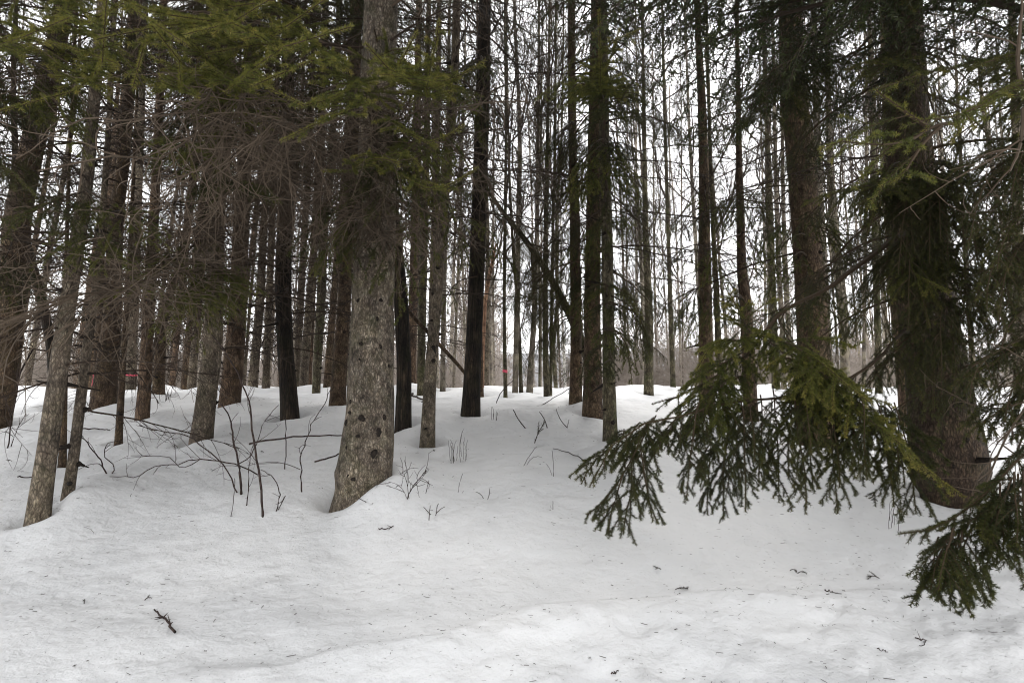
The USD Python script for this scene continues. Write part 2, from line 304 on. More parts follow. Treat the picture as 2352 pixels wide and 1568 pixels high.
for k in range(6):      # bare hardwood branches
    a, b = bare_branch(rg, rg.uniform(1.8, 3.0), 1.8)
    library('bare_branch', a, 'bare_twig', b, 'bare_twig', 'twigs')
def place(tree, kind, pos, az, pitch, scale, rng):
    p = UsdGeom.Xform.Define(stage, path_of('branch', tree))
    p.GetPrim().GetReferences().AddInternalReference(LIB[kind][rng.integers(len(LIB[kind]))])
    p.AddTranslateOp().Set(Gf.Vec3d(*map(float, pos))); p.AddRotateZOp().Set(math.degrees(az)); p.AddRotateYOp().Set(-math.degrees(pitch)); p.AddRotateXOp().Set(float(rng.uniform(-14, 14)))
    p.AddScaleOp().Set(Gf.Vec3f(float(scale)))
    p.GetPrim().SetInstanceable(True)
    return p.GetPrim()

# ------------------------------------------------------------------ trees
def trunk_mesh(pts, rad, rng, sides=12, dz=0.12, rough=0.05, base_z=None, flare=0.10):
    pts, rad = np.asarray(pts, float), np.asarray(rad, float)
    s = np.r_[0, np.cumsum(np.linalg.norm(np.diff(pts, axis=0), axis=1))]
    n = max(6, int(s[-1] / dz)); u = np.linspace(0, s[-1], n)
    C = PchipInterpolator(s, pts)(u) if len(s) > 2 else pts[0] + (pts[-1] - pts[0]) * (u / s[-1])[:, None]
    R = np.interp(u, s, rad)
    if base_z is not None: R = R * (1 + flare * np.exp(-np.maximum(C[:, 2] - base_z, -.2) / (1.6 * rad[0] + .05)))
    t = vnorm(np.gradient(C, axis=0)); a = vnorm(np.cross(np.array([0, 1.0, 0]), t)); b = np.cross(t, a)
    th = np.arange(sides) * 2 * np.pi / sides
    ring = np.cos(th)[None, :, None] * a[:, None] + np.sin(th)[None, :, None] * b[:, None]
    off = rng.uniform(0, 50, 3)
    q = np.stack([np.cos(th)[None] * 1.5 + off[0] + 0 * u[:, None], np.sin(th)[None] * 1.5 + off[1] + 0 * u[:, None], u[:, None] * 1.3 + off[2] + 0 * th[None]], -1)
    m = 1 + rough * 2 * (meshkit.fbm(q, 3, 5) - 0.5) + rough * 1.2 * (meshkit.fbm(q * np.array([3, 3, 4]), 2, 6) - 0.5)
    V = C[:, None] + ring * (R[:, None] * m)[:, :, None]
    i, j = np.meshgrid(np.arange(n - 1), np.arange(sides), indexing='ij')
    g = lambda i_, j_: i_ * sides + j_ % sides
    quad = np.stack([g(i, j), g(i, j + 1), g(i + 1, j + 1), g(i + 1, j)], -1).reshape(-1, 4)
    top = np.arange(sides) + (n - 1) * sides
    cap = np.stack([np.full(sides - 2, top[0]), top[1:-1], top[2:]], 1)
    return (V.reshape(-1, 3), np.vstack([quad[:, [0, 1, 2]], quad[:, [0, 2, 3]], cap])), C, R
def stubs_mesh(rng, C, R, zlo, zhi, n):
    """short dead branch stubs with dark collars round a trunk"""
    parts = []
    for _ in range(n):
        z = rng.uniform(zlo, zhi); i = int(np.argmin(np.abs(C[:, 2] - z))); az = rng.uniform(0, 2 * np.pi)
        o = np.array([math.cos(az), math.sin(az), 0]); c, r = C[i], R[i]
        L = rng.uniform(0.015, 0.05) if rng.uniform() < .7 else rng.uniform(.06, .3)
        d = vnorm(o + np.array([0, 0, rng.uniform(-.4, .3)])); k = rng.uniform(0.008, 0.02) * (1 + r)
        P = np.stack([c + o * r * .8, c + o * (r + .004), c + o * (r + .004) + d * L * .5, c + o * (r + .004) + d * L])[None]
        parts.append(tubes(P, np.array([[k * 1.7, k * 1.3, k * .6, k * .3 + .001]]), 6))
    return join(parts)
TREES = {}
def base_of(pts, d=None):
    """first pass: where the tree stands"""
    vx, vy, w = pts[0]
    if d is None: p = hit(vx, vy)
    else:
        p = at(vx, HOR, d); p[2] = float(ground0(np.array([p[0]]), np.array([p[1]]))[0])
    return p
TREE_SPECS = []
def T(key, label, pts, mat, d=None, H=13.0, dead=None, green=None, hair=None, crown=5.0, ncrown=26, bare=None, csc=1.1, drift=0.0, side=1, stubs=14, name='spruce_tree', cat='spruce tree', group=None, well=None):
    b = base_of(pts, d); dd = b[1]; r = pts[0][2] / 2 * dd / FPX
    TREE_SPECS.append(dict(key=key, label=label, pts=pts, mat=mat, b=b, r=r, H=H, dead=dead, green=green, hair=hair, crown=crown, ncrown=ncrown, bare=bare, csc=csc, stubs=stubs, name=name, cat=cat, group=group))
    if dd < 14: WELLS.append((b[0], b[1], r, (0.21 if well is None else well) * min(1, r / .15 + .25), drift, side))
def build_tree(s, rng):
    t = xform(s['name']); d = s['b'][1]
    UsdGeom.Xformable(t)
    P = [at(x, y, d) for x, y, w in s['pts']]; R = [w / 2 * d / FPX for x, y, w in s['pts']]
    P[0][2] = min(P[0][2], s['b'][2]) if d < 14 else s['b'][2]
    low = P[0] + vnorm(P[0] - P[1]) * 0.6 * np.array([.6, .6, 1.0]); P.insert(0, low); R.insert(0, R[0] * 1.02)
    dirv = vnorm(P[-1] - P[-2]) * .35 + np.array([0, 0, .75]); dirv /= dirv[2]
    top = s['H'] + s['b'][2]
    if top > P[-1][2] + .5:
        mid = P[-1] + dirv * (top - P[-1][2]) * .5; P.append(mid); R.append(R[-1] * .62); P.append(mid + np.array([0, 0, (top - mid[2])])); R.append(0.02)
    big = R[0] > .13 and d < 9
    mesh, C, RR = trunk_mesh(P, R, rng, 30 if big else 12 if d < 14 else 8, .05 if big else .15 if d < 14 else .4, .05, s['b'][2] if d < 14 else None)
    obj('trunk', mesh, s['mat'], t, smooth=True)
    if s['stubs']: tag(obj('branch_stubs', stubs_mesh(rng, C, RR, s['b'][2] + .1, s['b'][2] + 5.5, s['stubs']), 'knot_wood', t), kind='stuff')
    z0 = s['b'][2]
    def ring(kind, zlo, zhi, n, sc, plo, phi, taper=None):
        for k in range(n):
            z = z0 + zlo + (zhi - zlo) * (k + rng.uniform()) / n
            i = int(np.argmin(np.abs(C[:, 2] - z))); az = k * 2.4 + rng.uniform(-.5, .5)
            pos = C[i] + np.array([math.cos(az), math.sin(az), 0]) * RR[i] * .7
            f = 1.0 if taper is None else max(.22, 1 - taper * (z - z0 - zlo) / (zhi - zlo))
            g = 1.0 if sc < 1.5 or math.sin(az) < .15 else .3      # edge trees carry their long branches towards the open side
            place(t, kind, pos, az, rng.uniform(plo, phi), sc * f * g * rng.uniform(.75, 1.25), rng)
    if s['dead']: ring('dead_branch', *s['dead'], -.3, .15)
    if s['hair']: ring('hair_branch', *s['hair'], -.25, .15)
    if s['green']: ring('green_branch', *s['green'], -.45, .05)
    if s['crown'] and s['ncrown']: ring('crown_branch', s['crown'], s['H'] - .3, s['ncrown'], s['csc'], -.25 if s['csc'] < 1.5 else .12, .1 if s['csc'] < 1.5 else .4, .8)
    if s['bare']: ring('bare_branch', *s['bare'], .25, .75, .55)
    if s['key'] == 'off_right':      # low wide boughs over the snow at the right
        for k in range(36):
            z = z0 + 3.6 + 2.2 * k / 36; i = int(np.argmin(np.abs(C[:, 2] - z))); place(t, 'crown_branch', C[i], math.radians(rng.uniform(150, 262)), rng.uniform(.05, .3), rng.uniform(1.0, 1.55), rng)
    tag(t, s['label'], s['cat'], s['group'])
    TREES[s['key']] = (t, C, RR)
    return t

SPL = dict(dead=(0.9, 5.4, 30, 1.05), hair=(3.0, 6, 5, 1.0), green=(3.9, 7.2, 20, 1.15), crown=6, ncrown=12)
SP = dict(dead=(0.9, 5.4, 30, 1.05), hair=(3.0, 6, 8, 1.0), crown=5.2, ncrown=10)
MID = dict(dead=(1.0, 7.0, 20, 1.0), crown=8, ncrown=4)
HW = dict(name='hardwood_tree', cat='bare tree', crown=0, dead=(1.6, 9.0, 5, .9), bare=(2.6, 11, 10, .75), stubs=0)
# near and middle trunks, left to right
T('big_left', 'broad dark spruce trunk cut by the left edge of the picture', [(-12, 905, 66), (6, 850, 64), (25, 700, 60), (38, 536, 55), (108, 191, 44), (150, 0, 38)], 'brown_spruce_bark', d=8.5, **SP)
T('lean_left', 'leaning pale knotted spruce trunk nearest the lower left corner', [(87, 1192, 46), (108, 1040, 42), (131, 878, 38), (154, 707, 35), (181, 536, 32), (198, 420, 28)], 'pale_spruce_bark', drift=.11, H=9, crown=0, dead=(1.0, 4.5, 20, .8), green=(2.4, 4.2, 6, .5), stubs=22)
T('lean_thin', 'thin leaning trunk with black knots just right of the leaning pale trunk', [(153, 1156, 25), (166, 1072, 23), (186, 912, 22), (208, 741, 19), (216, 690, 17), (230, 560, 14)], 'pale_spruce_bark', drift=.10, H=6.5, crown=0, dead=(.6, 4, 18, .7), stubs=24)
T('hid_thin', 'thin dark stem half hidden behind the leaning pale trunk at lower left', [(143, 1063, 16), (147, 912, 14), (150, 800, 12), (152, 600, 9)], 'brown_spruce_bark', H=5, crown=0, dead=(.8, 4, 10, .6), stubs=5)
T('dark_bent', 'dark bent stem between the broad left trunk and the leaning pale trunk', [(128, 905, 22), (118, 800, 21), (95, 690, 20), (62, 560, 18), (40, 430, 15)], 'dark_bark', d=9.5, H=8, crown=0, dead=(.8, 5, 16, .9), stubs=4)
T('taped', 'slim stem wearing a pink tape with a hanging tail', [(215, 918, 15), (221, 850, 14), (230, 700, 12), (236, 560, 10)], 'brown_spruce_bark', d=10.6, H=9, dead=(1, 6, 14, .8), crown=6, ncrown=12, stubs=4)
T('stout_l', 'stout brown spruce trunk directly right of the stem with the hanging pink tape', [(236, 942, 52), (246, 844, 46), (258, 727, 38), (265, 536, 32), (288, 320, 26)], 'brown_spruce_bark', d=9.2, drift=.20, **SP)
T('slim_272', 'slim straight dark stem standing before the second pink tape', [(272, 1016, 16), (280, 878, 14), (284, 803, 13), (292, 680, 11), (300, 540, 9)], 'brown_spruce_bark', drift=.04, H=6, crown=0, dead=(1.3, 4.5, 14, .7), stubs=5)
T('tape_wide', 'grey trunk far back with a horizontal pink tape across it', [(300, 880, 23), (304, 780, 22), (310, 640, 20), (316, 480, 18)], 'pale_spruce_bark', d=13.0, **MID)
T('reddish', 'reddish peeling trunk with a splayed base, left part of the wood', [(326, 970, 29), (333, 878, 28), (337, 810, 27), (347, 604, 23), (356, 450, 20)], 'red_bark', drift=.12, H=11, crown=6.5, ncrown=8, dead=(1.2, 5, 20, .8), stubs=16)
T('broken', 'short trunk with a dark torn top bending right, behind the reddish trunk', [(363, 905, 26), (367, 830, 24), (369, 775, 22), (386, 690, 20), (413, 604, 16), (430, 500, 12)], 'brown_spruce_bark', d=10.3, drift=.10, H=7, crown=0, dead=(1.2, 5, 14, .7), stubs=10)
T('grey_463', 'grey knotted spruce with a pointed base standing behind the low bare shrub', [(462, 1020, 48), (474, 912, 43), (490, 775, 41), (497, 536, 36), (515, 300, 30), (530, 60, 26)], 'pale_spruce_bark', drift=.18, stubs=24, **SPL)
T('brown_528', 'brown spruce trunk directly right of the grey knotted spruce', [(527, 928, 46), (536, 840, 44), (544, 741, 40), (553, 536, 36), (560, 400, 32), (575, 100, 26)], 'red_bark', d=9.4, drift=.20, stubs=20, **SPL)
T('pale_581', 'pale trunk far back, left one of a close pale pair', [(581, 880, 21), (598, 673, 19), (605, 536, 17), (612, 380, 15)], 'pale_spruce_bark', d=13.2, **MID)
T('pale_610', 'pale trunk far back, right one of a close pale pair', [(611, 880, 17), (618, 700, 16), (624, 536, 15), (630, 380, 13)], 'pale_spruce_bark', d=13.6, **MID)
T('black_665', 'black wet trunk curving at its foot, with a snow heap at its left base', [(666, 960, 40), (661, 878, 38), (656, 810, 37), (651, 640, 36), (653, 536, 35), (660, 380, 33), (662, 120, 30)], 'dark_bark', d=8.6, drift=.10, stubs=6, **SPL)
T('thin_697', 'pale thin trunk right of the black wet trunk', [(697, 880, 20), (710, 707, 19), (725, 536, 17), (735, 400, 15)], 'pale_spruce_bark', d=13.4, **MID)
T('olive_726', 'olive trunk flaring at its foot, second to the left of the great pale trunk', [(726, 902, 18), (731, 800, 20), (737, 707, 21), (743, 536, 21), (758, 400, 19)], 'mossy_bark', d=11.5, **MID)
T('brown_775', 'brown spruce trunk close behind the great pale trunk on its left', [(775, 922, 37), (782, 820, 34), (790, 700, 31), (800, 536, 29), (808, 400, 27)], 'brown_spruce_bark', d=9.6, drift=.06, stubs=16, **SPL)
T('main', 'great pale spruce trunk with round black knots and cracked bark in the foreground', [(822, 1138, 92), (834, 1100, 120), (843, 1040, 117), (850, 940, 106), (853, 850, 102), (856, 707, 97), (862, 536, 93), (869, 205, 83), (875, 0, 79)], 'grey_spruce_bark', drift=.30, H=17, dead=(2.9, 6.5, 16, .9), hair=(2.8, 6, 12, .9), crown=6.2, ncrown=165, csc=2.25, stubs=0)
T('dark_928', 'black curved trunk touching the right side of the great pale trunk', [(926, 968, 37), (928, 878, 34), (922, 707, 33), (914, 600, 29), (900, 450, 26), (893, 300, 24)], 'dark_bark', d=7.9, drift=.16, side=1, H=10, dead=(2.2, 6, 12, .8), crown=0, stubs=3)
T('thin_968', 'mossy dark trunk just left of the slender crooked trunk', [(967, 888, 17), (970, 707, 19), (974, 536, 18), (980, 300, 15)], 'mossy_bark', d=11.5, **MID)
T('slender', 'slender crooked spruce trunk in a round snow well, right of the great pale trunk', [(982, 1016, 33), (988, 878, 28), (1001, 707, 26), (1013, 536, 24), (1018, 478, 23), (1044, 171, 20), (1049, 0, 18)], 'pale_spruce_bark', drift=.02, well=.16, H=12, dead=(1.7, 6, 24, .9), crown=8.5, ncrown=4, stubs=22)
T('thin_1017', 'pale thin straight stem seen right of the slender crooked trunk', [(1017, 886, 12), (1019, 707, 11), (1024, 536, 10), (1028, 350, 9)], 'smooth_grey_bark', d=12.6, **{**HW, 'bare': (3, 9, 12, .7)})
T('ink', 'straight blackish trunk alone in the middle of the snow', [(1081, 949, 42), (1085, 860, 38), (1089, 775, 37), (1098, 536, 35), (1108, 239, 34), (1114, 0, 28)], 'dark_bark', d=8.9, well=.05, H=14, dead=(2.6, 7, 26, 1.0), hair=(3, 5.5, 5, .9), crown=9, ncrown=3, stubs=2)
T('thin_1106', 'reddish stem peeping from behind the straight blackish trunk', [(1106, 898, 10), (1104, 780, 9), (1100, 600, 8)], 'red_bark', d=11.2, **{**HW, 'bare': (4, 9, 8, .7)})
T('band_1160', 'thin stem with a narrow pink band round it', [(1161, 900, 9), (1158, 707, 8), (1160, 536, 8), (1162, 300, 6), (1160, 60, 5)], 'mossy_bark', d=11.0, **{**HW, 'bare': (2.4, 9, 14, .7)})
T('twin_1184', 'smooth straight grey trunk next right of the pink banded stem', [(1183, 890, 13), (1188, 707, 13), (1190, 536, 12), (1194, 340, 10), (1182, 20, 7)], 'smooth_grey_bark', d=12.2, **HW)
T('curl_1197', 'dark stem crossing behind the smooth straight grey trunk', [(1197, 887, 9), (1191, 740, 8), (1178, 560, 7), (1170, 400, 6)], 'mossy_bark', d=12.4, **{**HW, 'bare': (3, 9, 10, .7)})
T('lean_1216', 'smooth grey trunk leaning right in the central clearing', [(1216, 890, 15), (1223, 790, 13), (1228, 707, 12), (1233, 536, 10), (1236, 300, 8), (1238, 80, 6)], 'smooth_grey_bark', d=12.2, **HW)
T('moss_1256', 'speckled mossy trunk standing frontmost in a small well on the central mound', [(1256, 900, 14), (1253, 800, 14), (1252, 707, 13), (1254, 536, 12), (1258, 300, 9), (1262, 60, 6)], 'mossy_bark', d=11.0, well=.1, **{**HW, 'stubs': 8})
T('pair_1268', 'thin dark stem hugging the right of the speckled mossy trunk', [(1264, 897, 8), (1267, 760, 8), (1270, 536, 7), (1275, 300, 6)], 'mossy_bark', d=11.15, **{**HW, 'bare': (3, 9, 10, .7)})
T('hair_1239', 'hair-thin stem between the leaning grey trunk and the speckled mossy trunk', [(1239, 872, 6), (1240, 707, 5), (1236, 536, 5), (1243, 300, 4)], 'mossy_bark', d=14.5, **{**HW, 'bare': (3, 9, 10, .7)})
T('crook_1276', 'crooked dark stem far back right of the speckled mossy trunk', [(1277, 878, 10), (1271, 800, 9), (1280, 700, 8), (1278, 536, 7), (1290, 300, 5)], 'mossy_bark', d=15, **HW)
T('birch', 'white birch stem far back left of the three close spruce trunks', [(1298, 878, 6), (1294, 780, 6), (1290, 700, 5), (1288, 536, 5), (1284, 350, 4)], 'birch_bark', d=16, **{**HW, 'bare': (4, 10, 10, .7)})
T('tri_l', 'left trunk of the three close spruce trunks right of centre', [(1322, 930, 29), (1323, 775, 26), (1321, 536, 24), (1315, 342, 20), (1312, 0, 18)], 'brown_spruce_bark', d=9.5, drift=.10, H=13, dead=(2.2, 6.5, 24, .9), green=(2.0, 6, 14, .6), crown=9, ncrown=3, stubs=14)
T('tri_m', 'middle and darkest trunk of the three close spruce trunks right of centre', [(1361, 946, 44), (1361, 840, 40), (1360, 707, 37), (1363, 536, 35), (1368, 273, 34), (1372, 0, 30)], 'brown_spruce_bark', d=8.9, drift=.06, side=-1, H=14, dead=(2.2, 6.5, 22, .9), green=(1.5, 6.5, 26, .65), crown=8.5, ncrown=4, stubs=18)
T('tri_r', 'right trunk of the three close spruce trunks, its foot behind the low green spray', [(1402, 1000, 32), (1399, 860, 29), (1398, 775, 28), (1394, 536, 27), (1388, 330, 25), (1384, 0, 21)], 'mossy_bark', H=12, dead=(2, 6, 16, .8), green=(1.2, 6, 24, .6), crown=8.5, ncrown=4, stubs=18)
T('gr_1490', 'grey trunk in the gap right of the three close spruce trunks', [(1490, 890, 22), (1490, 707, 19), (1483, 536, 14), (1478, 200, 8)], 'mossy_bark', d=12, **HW)
T('gr_1545', 'thin grey trunk midway between the three close spruces and the two speckled trunks', [(1546, 882, 12), (1540, 707, 11), (1535, 536, 9), (1525, 200, 7)], 'mossy_bark', d=13, **HW)
T('sp_1621', 'speckled brown spruce trunk with a thin twin at its right, behind the green spray', [(1624, 938, 36), (1622, 840, 34), (1620, 707, 32), (1618, 604, 29), (1617, 410, 24), (1612, 239, 20), (1603, 68, 15)], 'brown_spruce_bark', d=9.3, H=12, dead=(1.8, 6.5, 22, .9), green=(2, 6, 8, .6), crown=9, ncrown=3, stubs=16)
T('sp_1651', 'thin twin trunk at the right of the speckled brown spruce', [(1660, 922, 16), (1651, 809, 15), (1644, 638, 12), (1636, 480, 10), (1630, 300, 8)], 'mossy_bark', d=9.9, **{**HW, 'bare': (2, 8, 10, .7)})
T('sp_1713', 'short-looking brown trunk showing its foot under the green spray', [(1725, 958, 31), (1720, 840, 30), (1713, 707, 28), (1703, 600, 22), (1698, 400, 15), (1695, 180, 11)], 'brown_spruce_bark', d=8.7, H=11, dead=(1.8, 6, 18, .8), green=(1.8, 5.5, 7, .6), crown=0, stubs=14)
T('gr_1773', 'mossy stem left of the tall dark spruce on the right side', [(1782, 880, 18), (1778, 775, 17), (1773, 638, 16), (1766, 410, 13), (1758, 200, 10), (1752, 0, 8)], 'mossy_bark', d=12, **HW)
T('gr_1790', 'slim grey stem, middle of the stems left of the tall dark spruce', [(1800, 880, 13), (1797, 760, 12), (1790, 638, 11), (1782, 400, 9), (1776, 100, 7)], 'smooth_grey_bark', d=13, **HW)
T('gr_1808', 'slim grey stem nearest the left side of the tall dark spruce', [(1816, 880, 12), (1808, 690, 11), (1800, 500, 9), (1795, 200, 7)], 'smooth_grey_bark', d=13.5, **HW)
T('tall_dark', 'tall dark spruce trunk between the green spray and the mossy stems', [(1876, 985, 78), (1868, 775, 71), (1860, 638, 66), (1852, 536, 63), (1838, 342, 63), (1819, 171, 57), (1814, 0, 52)], 'brown_spruce_bark', d=7.7, H=15, dead=(2, 6.5, 28, 1.0), hair=(3, 6, 6, .8), green=(2.2, 6, 9, .65), crown=7, ncrown=8, stubs=26)
T('pale_1888', 'pale grey trunk peeping from behind the right side of the tall dark spruce', [(1905, 880, 22), (1894, 700, 21), (1888, 570, 20), (1880, 400, 17), (1874, 200, 14)], 'smooth_grey_bark', d=11.5, **HW)
T('birch_1930', 'pale bending trunk with peeling patches right of the tall dark spruce', [(1942, 880, 20), (1940, 800, 20), (1935, 707, 22), (1920, 570, 22), (1908, 400, 17), (1902, 200, 12)], 'smooth_grey_bark', d=11.8, **HW)
T('gr_1988', 'thin upright stem left of the pair beside the great mossy trunk', [(1984, 880, 9), (1986, 700, 8), (1988, 560, 8), (1990, 300, 6)], 'smooth_grey_bark', d=13.5, **HW)
T('gr_2012', 'thin dark stem nearest the left side of the great right trunk', [(2018, 880, 15), (2015, 720, 14), (2010, 570, 14), (2004, 300, 11)], 'mossy_bark', d=12, **HW)
T('r_behind', 'dark reddish trunk close behind the left side of the great right trunk', [(2083, 955, 30), (2070, 780, 31), (2055, 600, 31), (2046, 400, 29), (2038, 150, 26)], 'red_bark', d=8.3, H=13, dead=(2, 6, 16, .9), green=(2, 6, 10, .7), crown=7.5, ncrown=6, stubs=12)
T('r_main', 'great dark spruce trunk at the right with a V-shaped foot in the snow', [(2190, 1128, 120), (2182, 1090, 150), (2176, 1040, 150), (2163, 946, 136), (2150, 844, 127), (2128, 707, 116), (2108, 536, 106), (2088, 342, 96), (2080, 171, 84), (2076, 0, 74)], 'deep_spruce_bark', drift=.16, well=.10, H=17, dead=(2, 6, 16, .9), green=(1.6, 6, 30, .8), crown=6.2, ncrown=165, csc=2.25, stubs=30)
T('off_right', 'spruce just outside the right edge whose green and dead branches hang in', [(2620, 1200, 150), (2600, 900, 125), (2570, 500, 105), (2550, 100, 90)], 'brown_spruce_bark', d=4.3, H=15, green=(1.2, 5.5, 20, .8), dead=(1, 5, 10, .8), crown=5.6, ncrown=160, csc=2.25, stubs=8)
T('edge_r', 'grey stem cut by the right edge of the picture', [(2344, 900, 26), (2342, 700, 24), (2338, 560, 22), (2334, 300, 18)], 'pale_spruce_bark', d=10.5, **MID)
T('off_left', 'spruce just outside the left edge whose branches hang into the upper left corner', [(-420, 1180, 130), (-400, 800, 110), (-370, 400, 95)], 'brown_spruce_bark', d=5.0, H=15, green=(2.0, 6, 26, 1.0), dead=(2.3, 5.5, 40, 1.3), hair=(2.2, 5, 14, 1.25), crown=5.6, ncrown=160, csc=2.25, stubs=8)
# leaning and broken ones
rf = np.random.default_rng(77)
FAR_L = 'dark spruce trunk lost in the dim crowd far back in the left half'
for k, vx in enumerate([30, 62, 185, 205, 345, 395, 425, 440, 545, 640, 680, 705, 752, 830, 945, 960, 990, 170, 385, 560]):
    d = rf.uniform(12.5, 21); w = rf.uniform(.10, .22) / d * FPX; ln = (1176 - vx) * .09 + rf.uniform(-12, 12)
    T('far_l%d' % k, FAR_L, [(vx, 885, w), (vx + ln * .45, 600, w * .86), (vx + ln, 250, w * .7)], ['brown_spruce_bark', 'pale_spruce_bark', 'red_bark'][k % 3], d=d, H=rf.uniform(10, 14), dead=(.7, 8, 22, 1.0), crown=7.5, ncrown=4, stubs=0, group='dark spruces far back in the left half')
FAR_R = 'thin bare grey stem among the crowded saplings behind the snow crest'
xs = np.r_[rf.uniform(930, 1300, 22), rf.uniform(1420, 2352, 50), rf.uniform(-40, 900, 16)]
for k, vx in enumerate(xs):
    d = rf.uniform(14, 34); w = rf.uniform(.05, .14) / d * FPX; ln = (1176 - vx) * .06 + rf.uniform(-25, 25)
    T('far_r%d' % k, FAR_R, [(vx, 890, w), (vx + ln * .4 + rf.uniform(-6, 6), 600, w * .8), (vx + ln, 200, w * .5)], ['far_grey_bark', 'smooth_grey_bark', 'far_grey_bark', 'pale_spruce_bark'][k % 4], d=d,
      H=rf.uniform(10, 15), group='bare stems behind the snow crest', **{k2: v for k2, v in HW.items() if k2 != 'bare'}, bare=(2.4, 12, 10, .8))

# far trunks are told apart by the gap between nearer trunks in which they show, and by their order in it
MARKS = [(-60, 'left picture edge'), (25, 'broad left trunk'), (154, 'leaning pale trunk'), (258, 'stout brown trunk'), (340, 'reddish trunk'), (490, 'grey knotted spruce'), (546, 'brown trunk'), (652, 'black wet trunk'), (856, 'great pale trunk'), (1001, 'slender crooked trunk'), (1093, 'blackish trunk'),
         (1158, 'pink banded stem'), (1252, 'speckled mossy trunk'), (1323, 'close trio'), (1398, 'close trio'), (1620, 'speckled brown spruce'), (1863, 'tall dark spruce'), (2128, 'great right trunk'), (2420, 'right picture edge')]
ORD = 'first second third fourth fifth sixth seventh eighth ninth tenth eleventh twelfth thirteenth fourteenth fifteenth sixteenth'.split()
for pre, word in (('far_l', 'dim spruce trunk far back'), ('far_r', 'thin bare stem far back')):
    gaps = {}
    for sp in TREE_SPECS:
        if sp['key'].startswith(pre): x7 = np.interp(700, [600, 890], [sp['pts'][1][0], sp['pts'][0][0]]); gaps.setdefault(int(np.clip(sum(x7 > m for m, _ in MARKS) - 1, 0, len(MARKS) - 2)), []).append((x7, sp))
    for g, found in gaps.items():
        l, r = MARKS[g][1], MARKS[g + 1][1]; where = 'behind the close trio' if l == r else 'between %s and %s' % (l, r)
        for k, (x7, sp) in enumerate(sorted(found, key=lambda q: q[0])): sp['label'] = '%s, %s%s' % (word, '' if len(found) == 1 else ORD[k] + ' from left ', where)
def axis_lines(lo, hi, fine_lo, fine_hi, step, grow):
    mid = np.arange(fine_lo, fine_hi + step / 2, step); out, s, v = [], step, fine_hi
    while v < hi: s *= grow; v = min(v + s, hi); out.append(v)
    left, s, v = [], step, fine_lo
    while v > lo: s *= grow; v = max(v - s, lo); left.append(v)
    return np.r_[left[::-1], mid, out]
gx = axis_lines(-420, 420, -7.5, 7.5, 0.04, 1.12); gy = axis_lines(-60, 600, 2.6, 12.5, 0.035, 1.06)
SETTLED = True
X, Y = np.meshgrid(gx, gy); Z = ground(X.ravel(), Y.ravel())
I, J = np.meshgrid(np.arange(len(gy) - 1), np.arange(len(gx) - 1), indexing='ij'); w_ = len(gx)
quads = np.stack([I * w_ + J, I * w_ + J + 1, (I + 1) * w_ + J + 1, (I + 1) * w_ + J], -1).reshape(-1, 4)
tag(obj('snow_ground', (np.stack([X.ravel(), Y.ravel(), Z], 1), quads), 'snow', smooth=True), kind='structure')

# distant hill
hx, hy = np.meshgrid(np.linspace(-700, 700, 160), np.linspace(420, 760, 24))
hz = -6 + (30 + 14 * meshkit.fbm(np.stack([hx / 120, hy / 200, 0 * hx], -1), 4, 9)) * smoothstep(430, 560, hy) * (0.75 + .3 * smoothstep(-200, 250, hx)) + 2.5 * (meshkit.fbm(np.stack([hx / 9, hy / 9, 0 * hx], -1), 3, 8) - .5)
I, J = np.meshgrid(np.arange(23), np.arange(159), indexing='ij'); q = np.stack([I * 160 + J, I * 160 + J + 1, (I + 1) * 160 + J + 1, (I + 1) * 160 + J], -1).reshape(-1, 4)
tag(obj('distant_hills', (np.stack([hx.ravel(), hy.ravel(), hz.ravel()], 1), q), 'hill_cover', smooth=True), kind='structure')

for i, s in enumerate(TREE_SPECS): build_tree(s, np.random.default_rng(1000 + i))

# far woods and brush that read as one mass
def instancer(name, protos, mat, pos, rz, sc, label, cat):
    p = UsdGeom.PointInstancer.Define(stage, path_of(name))
    rel = p.CreatePrototypesRel()
    for k, vf in enumerate(protos):
        q = '%s/%s_%03d' % (p.GetPath(), 'clump', k); obj('clump', vf, mat, at=q); rel.AddTarget(q)
    r = np.random.default_rng(len(pos))
    p.CreateProtoIndicesAttr(Vt.IntArray.FromNumpy(r.integers(0, len(protos), len(pos)).astype(np.int32)))
    p.CreatePositionsAttr(Vt.Vec3fArray.FromNumpy(np.asarray(pos, np.float32)))
    o = np.zeros((len(pos), 4), np.float32)
    p.CreateOrientationsAttr(Vt.QuathArray([Gf.Quath(float(math.cos(a / 2)), 0, 0, float(math.sin(a / 2))) for a in rz]))
    p.CreateScalesAttr(Vt.Vec3fArray.FromNumpy(np.repeat(np.asarray(sc, np.float32)[:, None], 3, 1)))
    tag(p.GetPrim(), label, cat, kind='stuff')
    return p
def whole_bare_tree(rng, H=9.0):
    pts = np.cumsum(np.c_[rng.normal(0, .10, (10, 2)), np.full(10, H / 10)], 0); pts = np.vstack([[0, 0, -.5], pts])
    parts = [tubes(resample(pts, 12)[None], np.linspace(.08, .012, 12)[None], 6)]
    for k in range(26):
        z = rng.uniform(1.0, H * .95); i = int(z / H * 10); a, b = bare_branch(rng, rng.uniform(.9, 2.3) * (1.1 - .6 * z / H), 2.6)
        az = rng.uniform(0, 6.28); M = np.array([[math.cos(az), -math.sin(az), 0], [math.sin(az), math.cos(az), 0], [0, 0, 1]])
        for v, f in (a, b): parts.append((v @ M.T + pts[i + 1] * [1, 1, 0] + [0, 0, z], f))
    return join(parts)
